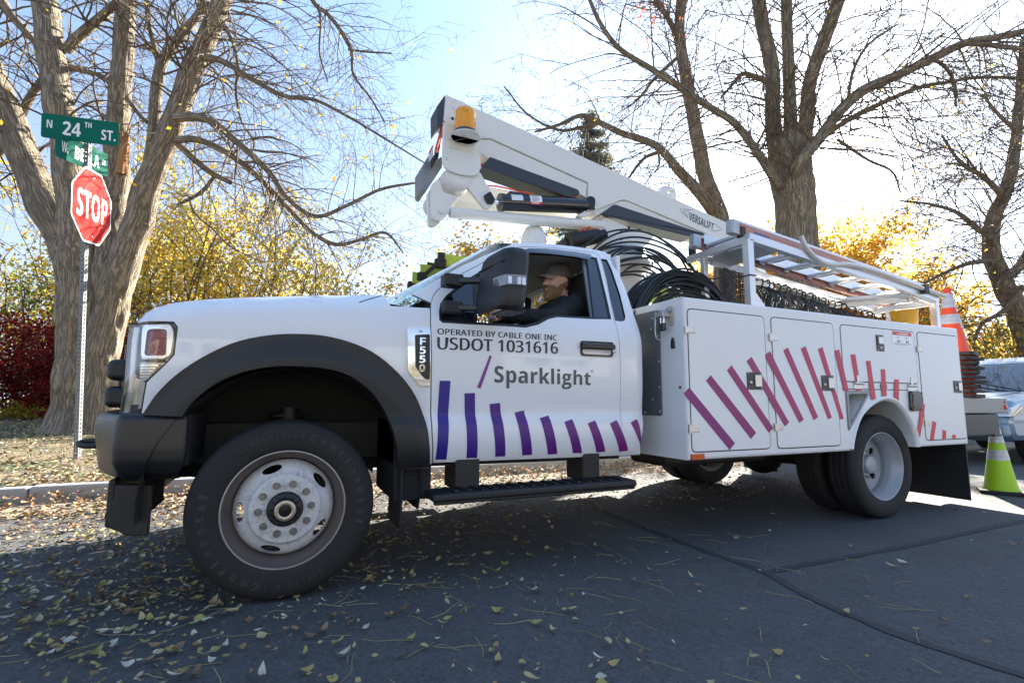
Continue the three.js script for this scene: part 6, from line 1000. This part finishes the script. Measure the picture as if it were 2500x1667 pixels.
tracedTree('bare_tree', 'slender leaning tree with a forked trunk behind the white boom', [
  ['trunk', [[12.059,.901,-7.492],[11.81,4.309,-7.168],[11.611,6.377,-6.994],[11.377,6.985,-7.022],[11.144,7.592,-7.05],[10.799,9.051,-7.021],[10.404,10.802,-6.976],[10.209,11.945,-6.919],[10.218,12.822,-6.802],[10.229,14.283,-6.609]], [34, 27, 24, 24, 21, 19, 17, 15, 15, 12], 30, 2.2],
  ['limb', [...[[11.688,5.769,-7.036],[11.499,6.377,-7.044]], ...[[10.906,6.703,-6.831],[10.512,7.175,-6.95],[10.155,7.552,-7.065],[9.576,8.236,-7.241],[9.031,8.494,-7.457],[8.6,8.633,-7.636],[7.92,8.973,-7.903],[7.487,9.148,-8.078],[6.905,8.884,-8.378],[6.255,8.667,-8.703]]], [6, 18, 18, 16, 14, 11, 10, 9, 8, 7, 5, 3], 20, 1.5], ['limb', [[8.029,8.962,-7.855],[7.494,8.816,-8.117],[6.957,8.718,-8.375],[6.065,9.163,-8.726],[5.37,9.989,-8.937]], [6, 5, 4, 3, 2], 12, 1.5], ['limb', [[10.285,11.361,-6.959],[9.99,12.09,-7],[9.623,12.697,-7.09],[9.368,13.304,-7.129]], [10, 8, 7, 6], 18, 1.6], ['limb', [[9.672,8.192,-7.425],[9.35,8.034,-7.592],[9.043,7.612,-7.786],[8.913,7.371,-7.877]], [6, 5, 4, 2], 6, .9], ['limb', [[9.705,8.192,-7.41],[9.744,7.856,-7.435],[9.647,7.615,-7.51]], [4, 3, 2], 3, .6], ['limb', [[10.346,11.254,-7.166],[9.758,10.633,-7.515],[9.339,10.014,-7.785],[8.907,9.641,-8.031]], [6, 5, 4, 2], 14, 1.3],
], 15, 42, { ...oB, droop: .18, min: .0075 }, 1.8, bark, twigM, (r, lf, p, d) => { if (d === 0 && r() < .004) lf.add(...p, .1, [.45, .10, .03]); });
{ // russet leaves still hanging high in the leaning tree
  const r = mulberry(77), tr = scene.getObjectByName('bare_tree_001'), lf = new Leaves(78); const tw = new Tubes(), C0 = [[9.964,12.577,-6.95],[9.846,12.272,-7.042],[9.508,12.757,-7.135],[10.13,11.969,-6.952]]; for (let i = 0; i < 9; i++) grow(tw, r, C0[i % 4], [-.7 - .4 * r(), -.5 * r(), (r() - .5) * .6], 1.0 + .4 * r(), .012, 1, { jit: .3, droop: .2, kids: 2.4, step: .14, min: .006 }, p => { if (r() < .5) lf.add(p[0], p[1], p[2], .10, [.62, .13, .06]); }); stuff(part('twigs', tw.geo(), twigM, tr)); stuff(part('leaves', lf.geo(), leafM, tr));
}
tracedTree('drooping_tree', 'dark dense tree with drooping twigs standing beyond the parked car', [
  ['trunk', [[22.254,.566,-3.986],[21.667,2.641,-3.987],[21.122,3.936,-4.07],[20.591,4.972,-4.179],[20.305,5.879,-4.194],[20.352,6.789,-4.056],[20.631,7.57,-3.828],[20.835,8.87,-3.568],[20.887,10.558,-3.327],[20.909,12.377,-3.084]], [34, 30, 27, 24, 21, 18, 17, 14, 11, 8], 60, 2.4], ['limb', [...[[21.017,3.676,-4.151],[20.804,4.324,-4.165]], ...[[20.205,4.618,-3.959],[20.641,5.127,-3.694],[20.955,5.762,-3.469],[21.392,6.271,-3.204]]], [5, 14, 15, 13, 11, 9], 26, 2], ['limb', [...[[20.466,5.101,-4.22],[20.36,5.75,-4.185]], ...[[19.829,6.009,-3.952],[19.422,6.259,-4.106],[18.815,6.762,-4.318],[18.106,7.011,-4.61],[17.172,7.133,-5.021]]], [4, 9, 10, 8, 6, 4, 2.5], 24, 1.6], ['limb', [...[[20.745,4.324,-4.193],[20.591,4.972,-4.179]], ...[[19.939,5.25,-3.999],[19.36,5.246,-4.264],[18.678,4.989,-4.608],[18.003,4.605,-4.966],[17.662,4.476,-5.138]]], [4, 8, 9, 7, 5, 4, 2], 22, 1.6], ['limb', [[20.344,7.358,-3.765],[19.699,7.995,-3.977],[19.092,8.377,-4.206],[18.457,9.271,-4.381]], [9, 7, 5, 3], 24, 1.7], ['limb', [[20.622,9.412,-3.374],[20.066,9.921,-3.562],[19.562,10.56,-3.711]], [7, 5, 3], 16, 1.6], ['limb', [[20.524,4.449,-3.613],[19.992,3.696,-3.953],[19.44,3.317,-4.253],[19.238,2.816,-4.41]], [9, 7, 5, 3], 18, 1.5],
], 16, 43, { ...oB, droop: .28, kids: 1.6, min: .0075 }, 1.5, bark, twigM, (r, lf, p, d) => { if (r() < .02) lf.add(...p, .1, pick(r, golds)); });

// --- leafy shrubs and trees: many stems, leaves in clumps
function bush(name, label, cat, [x, z], h, w, dw, stems, leavesN, cols, size, seed, opt = {}) {
  const r = mulberry(seed), y0 = lawnY(x, z) - .03, t = thing(name, label, cat, [x, y0, z], 0, opt.group), tw = new Tubes(), lf = new Leaves(seed + 1), pts = [];
  const o = { jit: .22, droop: .03, kids: 1.25, step: .3, min: .006, rise: .02, ...(opt.o || {}) };
  if (opt.trunk) { part('trunk', limb([[0, 0, 0], [.1, h * .15, 0], [0, h * .3, .1], [.1, h * .5, 0]], [opt.trunk, opt.trunk * .8, opt.trunk * .65, opt.trunk * .4], 12, 6, 0), bark, t); }
  for (let i = 0; i < stems; i++) { const a = r() * 6.28, q = Math.sqrt(r()), lean = (opt.lean ?? .3) * (0.4 + r()); const b = opt.trunk ? [0, h * (.22 + .3 * r()), 0] : [Math.cos(a) * q * w * .35, 0, Math.sin(a) * q * dw * .35]; grow(tw, r, b, [Math.cos(a) * lean * w / h * 2, 1, Math.sin(a) * lean * dw / h * 2], (h - b[1]) * (.65 + .35 * r()), (opt.rad || .035) * (.6 + .6 * r()), 2, o, (p, d) => { if (d < 2) pts.push(p); }); }
  const cl = opt.clump ?? .35; for (let i = 0; i < leavesN; i++) { const p = pick(r, pts), s = .10 + cl * r(); const q = [p[0] + (r() - .5) * s * 2, p[1] + (r() - .5) * s * 1.6, p[2] + (r() - .5) * s * 2]; if (fbm(q[0] * .9 + 60 + seed, q[1] * .9 + q[2] * .5 + 60, 256, 3) < (opt.gap ?? .40)) continue; if (q[1] < .1) continue; lf.add(...q, size * (.7 + .6 * r()), pick(r, cols)); }
  stuff(part('stems', tw.geo(), opt.stemM || twigM, t)); stuff(part('leaves', lf.geo(), leafM, t)); return t;
}
const at = (p) => [p[0], p[2]];
[
  [[-4.631,.797,-16.234], 7.4, 3.4, 8500, 61, 'yellow leaved shrub with slim upright stems beside the old tree', 15], [[-2.784,.813,-14.282], 7.2, 3.4, 8500, 62, 'yellow shrub with dark slanting stems rising above the white hood', 16],
  [[-1.728,.804,-17.121], 9.4, 4.2, 9500, 63, 'tall airy yellow tree between the hood and the long drooping limbs', 13], [[.008,.819,-15.22], 6.4, 3.8, 7500, 64, 'thin yellow shrub behind the middle of the hood', 14], [[2.097,.815,-17.587], 4.8, 3.4, 5000, 65, 'sparse yellowing shrub with grey pruned stems left of the windshield', 10],
].forEach(([p, h, w, n, s, lab, st]) => bush('yellow_shrub', lab, 'shrub', at(p), h, w, 3, st, n, [...yellows, [.62, .58, .12], [.72, .60, .16]], .13, s, { gap: .40, clump: .5, group: 'yellow shrubs behind the truck' }));
[[[-7.409,.786,-16.397], 70], [[-6.032,.797,-15.214], 71], [[-3.954,.807,-14.817], 72]].forEach(([p, s], i) => bush('red_hedge', ['dark red hedge bush at the edge of the lawn', 'dark red hedge bush behind the stop sign post', 'dark red hedge bush between the old tree and the hood'][i], 'hedge', at(p), 3.3, 3.0, 2.6, 30, 15000, reds, .10, s, { gap: .25, clump: .4, lean: .8, rad: .02, group: 'red hedge across the lawn' }));
bush('green_shrub', 'yellow green shrub rising above the red hedge', 'shrub', at([-8.202,.771,-18.975]), 6.6, 3.6, 3, 24, 14000, greens, .13, 80, { gap: .33, clump: .5, lean: .6 });
bush('low_shrub', 'low yellow shrub at the foot of the red hedge', 'shrub', at([-6.368,.8,-14.37]), .8, 2.6, 1.4, 26, 3500, [...yellows, ...greens], .10, 81, { gap: .2, clump: .2, lean: 1, rad: .012 });
[
  [[9.122,.836,-18.803], 8.6, 6, 9000, 90, 'golden tree showing above the truck cab'], [[22.441,.903,-14.925], 9.0, 5, 13000, 91, 'golden tree beside the bare trunk behind the rack'], [[24.099,.924,-11.952], 9.4, 5.5, 17000, 92, 'tall golden tree glowing behind the orange ladder'], [[25.192,.941,-9.237], 7.0, 4.4, 10000, 94, 'golden tree right behind the stack of cones'],
].forEach(([p, h, w, n, s, lab]) => bush('golden_tree', lab, 'tree', at(p), h, w, w, 26, n, golds, .19, s, { trunk: .22, gap: .34, clump: .55, lean: .55, rad: .05, group: 'golden trees behind the truck' }));
[[[25.424,.953,-6.916], 5.2, 96, [...greens, ...golds], 'mixed green and orange shrub beyond the parked car'], [[31.295,.972,-7.553], 5.4, 97, [...golds, [.5, .16, .03]], 'orange shrub beyond the roof of the parked car'], [[31.326,.956,-10.861], 4.6, 98, [...greens, ...golds], 'green shrub behind the black cone bases']].forEach(([p, h, s, c, lab]) => bush('mixed_shrub', lab, 'shrub', at(p), h, 5, 3.4, 26, 10000, c, .15, s, { gap: .26, clump: .5, lean: .8 }));
[[[-16.224,.654,-37.042], 9, 100], [[16.223,.824,-26.629], 7, 101]].forEach(([p, h, s], i) => bush('background_tree', ['bare twiggy tree far behind the green shrub', 'dark leaved tree far behind the cab roof'][i], 'tree', at(p), h, 6, 5, 24, i ? 7000 : 600, i ? [[.10, .08, .04], [.20, .15, .05], [.14, .13, .06]] : yellows, .2, s, { trunk: .2, gap: .3, clump: .5, lean: .5, rad: .05 }));
// blue-green conifer
{
  const p = [20.39,.838,-26.939], r = mulberry(110), y0 = lawnY(p[0], p[2]), H = 23, t = thing('conifer_tree', 'tall blue green conifer rising behind the boom', 'tree', [p[0], y0 - .1, p[2]]), tw = new Tubes(), lf = new Leaves(111);
  part('trunk', limb([[0, 0, 0], [0, H * .5, 0], [0, H, 0]], [.35, .2, .02], 10, 6, 0), bark, t);
  for (let i = 0; i < 330; i++) { const y = H * (.12 + .87 * Math.pow(r(), .8)), a = r() * 6.28, L = (1 - y / H) * 9.5 * (.55 + .55 * r()) + .35, path = [], c = Math.cos(a), s = Math.sin(a); for (let k = 0; k <= 6; k++) { const q = k / 6; path.push([c * L * q, y + .5 * q * L * (.25 - .45 * q), s * L * q]); } tw.add(path, .03, .006, 4); const n = Math.round(L * 42); for (let k = 0; k < n; k++) { const q = .15 + .85 * r(), b = path[Math.min(6, Math.floor(q * 6))]; lf.add(b[0] + (r() - .5) * .55, b[1] + (r() - .62) * .45, b[2] + (r() - .5) * .55, .24, pick(r, [[.13, .17, .14], [.17, .20, .16], [.10, .13, .10], [.26, .23, .15]])); } }
  stuff(part('branches', tw.geo(), twigM, t)); stuff(part('needles', lf.geo(), leafM, t));
}

// ------------------------------------------------------------------ stop sign with its street name plates
{
  const base = V(...[-2.228,.144,-4.152]), top = V(...[-2.315,4.196,-3.672]), up = top.clone().sub(base).normalize();
  const t = thing('stop_sign', 'red stop sign and two green street name plates on a perforated steel post', 'street sign', [base.x, base.y, base.z]);
  const B = base, rel = v => v.clone().sub(B);
  const frameOf = (a, b) => { // plane through a (left) and b (right), upright along the post
    const u = b.clone().sub(a); u.sub(up.clone().multiplyScalar(u.dot(up))).normalize(); const n = u.clone().cross(up).normalize(); return new THREE.Matrix4().makeBasis(u, up, n); };
  // perforated square tube turned on edge
  const H = top.distanceTo(base), w = .052, face = (hw) => { const hs = []; for (let y = .06; y < H - .03; y += .05) hs.push([...Array(8).keys()].map(i => [Math.cos(i / 8 * 6.283) *   .0115, y + Math.sin(i / 8 * 6.283) * .0115]).reverse()); return plate([[-w / 2, -.1], [w / 2, -.1], [w / 2, H], [-w / 2, H]], w / 2 - .003, w / 2, .0004, hs); };
  const pg = merge([0, 1, 2, 3].map(i => face().rotateY(i * Math.PI / 2))).rotateY(1.15); pg.applyQuaternion(upQ(up)); part('post', pg, mat([.20, .21, .22], .6, .5), t);
  // stop plate
  const a = V(...[-2.341,3.149,-3.353]), b = V(...[-2.204,3.208,-4.213]), s = a.distanceTo(b), m = frameOf(a, b), c = a.clone().add(b).multiplyScalar(.5).addScaledVector(V().setFromMatrixColumn ? V(0, 0, 0) : V(0, 0, 0), 0);
  const nrm = V(m.elements[8], m.elements[9], m.elements[10]); c.addScaledVector(nrm, .046); m.setPosition(rel(c));
  const oct = (r) => [...Array(8).keys()].map(i => [r * Math.cos((i + .5) * Math.PI / 4), r * Math.sin((i + .5) * Math.PI / 4)]), R = s / 2 / Math.cos(Math.PI / 8), put = (g, mt, name, par) => { g.applyMatrix4(m); return part(name, g, mt, par); };
  const fade = tex(256, 256, (u, v) => { const k = fbm(u * 3, v * 3, 3, 4), q = fbm(u * 40, v * 40, 40, 2); return [s8(.46 + .10 * (k - .5)), s8(.022 + .05 * sstep(.45, .8, k) + .01 * (q - .5)), s8(.018 + .045 * sstep(.45, .8, k))]; });
  const pl = put(plate(soft(oct(R), .03), -.002, .001, .0005), mat([.72, .72, .70], .4), 'sign_plate', t);
  const rp = plate(soft(oct(R * .955), .025), .0015, .0025, .0003); { const p = rp.attributes.position, u = rp.attributes.uv; for (let i = 0; i < p.count; i++) u.setXY(i, p.getX(i) / s + .5, p.getY(i) / s + .5); }
  put(rp, mat([1, 1, 1], .9, 0, { map: fade, specularIntensity: .25 }), 'sign_face', pl);
  const L = letters(fontBold, 'STOP', s * .76, s * .36); put(merge(L.map(rs => plate(rs[0], .003, .004, .0002, rs.slice(1)).translate(-s * .38, -s * .18, 0))), mat([.74, .74, .72], .4), 'sign_letters', pl);
  for (const y of [.40, -.40]) put(latheZ([[0, .004], [.008, .003], [.010, 0]], 12).translate(.012, y * s, .003), M.zinc, 'bolt', pl);
  // street name plates
  const blade = (A, Bq, h, text, off, tone) => {
    const L0 = A.distanceTo(Bq), mm = frameOf(A, Bq), cc = A.clone().add(Bq).multiplyScalar(.5); const nn = V(mm.elements[8], mm.elements[9], mm.elements[10]); cc.addScaledVector(nn, off); mm.setPosition(rel(cc));
    const g = plate(soft([[-L0 / 2, -h / 2], [L0 / 2, -h / 2], [L0 / 2, h / 2], [-L0 / 2, h / 2]], .03), -.002, .002, .0006).applyMatrix4(mm); const p = part('name_plate', g, mat(tone, .8, 0, { specularIntensity: .3 }), t);
    for (const [tx, x, y, wd, ht] of text) part('plate_letters', merge(letters(fontBold, tx, wd * L0, ht * h).map(rs => plate(rs[0], .0028, .0036, .0002, rs.slice(1)).translate((x - .5) * L0, (y - .5) * h, 0))).applyMatrix4(mm), mat([.72, .73, .72], .4), p); };
  blade(V(...[-2.738,4.052,-3.773]), V(...[-1.983,4.08,-3.668]), .285, [['N', .07, .42, .07, .32], ['24', .27, .20, .235, .56], ['TH', .55, .62, .09, .22], ['ST.', .77, .20, .19, .42]], .085, [.004, .12, .085]);
  blade(V(...[-2.581,3.831,-3.53]), V(...[-2.277,3.831,-4.188]), .285, [['W.', .10, .30, .12, .42], ['BELLA', .34, .22, .48, .52], ['ST', .88, .45, .07, .22]], .046, [.004, .12, .085]);
}
// ------------------------------------------------------------------ parked car beyond the cone
{
  const t = thing('parked_car', 'pale blue sport utility car parked behind the truck, facing it', 'car', [9.45, 0, -.95]);
  const blue = mat([.17, .27, .36], .3, .25, { clearcoat: 1, clearcoatRoughness: .05 });
  const side_ = [[.05, .42], [.0, .62], [.06, .84], [.22, .95], [1.25, 1.09], [1.42, 1.10], [4.35, 1.14], [4.45, .95], [4.5, .6], [4.42, .38], [3.95, .32], [3.9, .55], [3.72, .70], [3.5, .74], [3.28, .70], [3.1, .55], [3.06, .32], [1.36, .32], [1.32, .55], [1.14, .70], [.92, .74], [.70, .70], [.52, .55], [.48, .34], [.16, .34]];
  part('car_body', plate(soft(side_, .05, 3), -.91, .91, .10), blue, t);
  const gh = [[1.22, 1.06], [2.02, 1.60], [2.3, 1.68], [3.7, 1.68], [4.25, 1.50], [4.42, 1.10]];
  part('glasshouse', plate(soft(gh, .08), -.74, .74, .09), mat([.012, .018, .022], .03, 0, { clearcoat: 1, clearcoatRoughness: .01 }), t);
  part('roof', plate(soft([[1.98, 1.58], [2.06, 1.62], [2.3, 1.705], [3.7, 1.705], [4.22, 1.53], [4.20, 1.50], [3.7, 1.66], [2.3, 1.66], [2.05, 1.585]], .02), -.70, .70, .03), blue, t);
  for (const s of [-1, 1]) { part('window_pillar', [bar([1.25, 1.09, s * .76], [2.03, 1.62, s * .70], .06, .06, .02), bar([2.75, 1.1, s * .765], [2.78, 1.66, s * .70], .06, .05, .02), bar([3.6, 1.1, s * .765], [3.62, 1.66, s * .70], .08, .05, .02)], blue, t); part('roof_rail', tube([[2.2, 1.69, s * .62], [2.35, 1.745, s * .62], [3.6, 1.745, s * .62], [3.8, 1.69, s * .62]], .016, 24, 8), M.satin, t);
    part('wing_mirror', [box(1.45, 1.6, 1.12, 1.26, s * .96 - .08, s * .96 + .08, .05)], blue, t);
    part('headlight', plate(soft([[-.01, .70], [.02, .82], [.42, .92], [.36, .80], [.12, .70]], .03), s > 0 ? .60 : -.925, s > 0 ? .925 : -.60, .02), mat([.55, .57, .6], .1, .6, { clearcoat: 1 }), t);
    for (const x of [.92, 3.5]) { const w = new THREE.Group(); w.name = 'wheel'; w.position.set(x, .34, s * .80); if (s < 0) w.rotation.y = Math.PI; t.add(w); part('tyre', latheZ([[.2, -.1], [.30, -.105], [.335, -.08], [.34, 0], [.335, .08], [.30, .105], [.2, .1]], 36), M.rubber, w); part('rim', latheZ([[.0, .06], [.05, .08], [.19, .07], [.215, .1], [.2, .05]], 30), M.alu, w); } }
  part('grille', [box(-.02, .05, .66, .80, -.5, .5, .02), box(-.03, .06, .42, .54, -.6, .6, .02)], M.satin, t); part('bumper', box(-.04, .2, .40, .62, -.88, .88, .06), blue, t); part('wiper', [tube([[1.22, 1.10, .6], [1.35, 1.20, .2], [1.42, 1.25, -.05]], .01, 10, 6)], M.satin, t);
}
// ------------------------------------------------------------------ houses across the street, which the paint mirrors
function house(x, z, w, d, h, wall, roofC, label) {
  const t = thing('house', label, 'house', [x, .13, z]), wm = mat(wall, .85);
  part('wall', [box(-w / 2, w / 2, 0, h, 0, d)], wm, t);
  const rf = part('roof', plate([[-.5, h - .05], [d + .5, h - .05], [d / 2, h + d * .32]], -w / 2 - .4, w / 2 + .4, .02).rotateY(-Math.PI / 2), mat(roofC, .9), t);
  part('chimney', box(w * .2, w * .2 + .7, h + d * .12, h + d * .42, d * .4, d * .4 + .6, .02), mat([.30, .13, .09], .9), rf);
  const dr = part('door', box(-.5, .5, .2, 2.25, -.06, .02, .01), mat([.25, .05, .04], .5), t); part('handle', new THREE.SphereGeometry(.04, 10, 8).translate(.4, 1.15, -.09), M.steel, dr); part('porch_step', [box(-1, 1, 0, .18, -1.0, -.001, .02)], concrete, t);
  for (const wx of [-w * .36, -w * .2, w * .2, w * .36]) { const f = part('window', box(wx - .75, wx + .75, .95, 2.25, -.05, .02, .01), mat(.75, .5), t); part('pane', box(wx - .66, wx + .66, 1.03, 2.17, -.062, -.053), M.glassDark, f); part('sill', box(wx - .85, wx + .85, .86, .95, -.14, .0, .01), mat(.75, .5), f); }
}
house(-2.5, 17, 13, 9, 3.1, [.74, .72, .66], [.10, .09, .085], 'cream single storey house across the street from the truck');
house(14.5, 18, 12, 9, 3.1, [.70, .68, .64], [.14, .10, .08], 'pale grey single storey house diagonally across the street');
house(-20, 17, 12, 9, 3.2, [.62, .50, .38], [.09, .085, .08], 'tan single storey house near the street corner');

renderer.render(scene, camera);
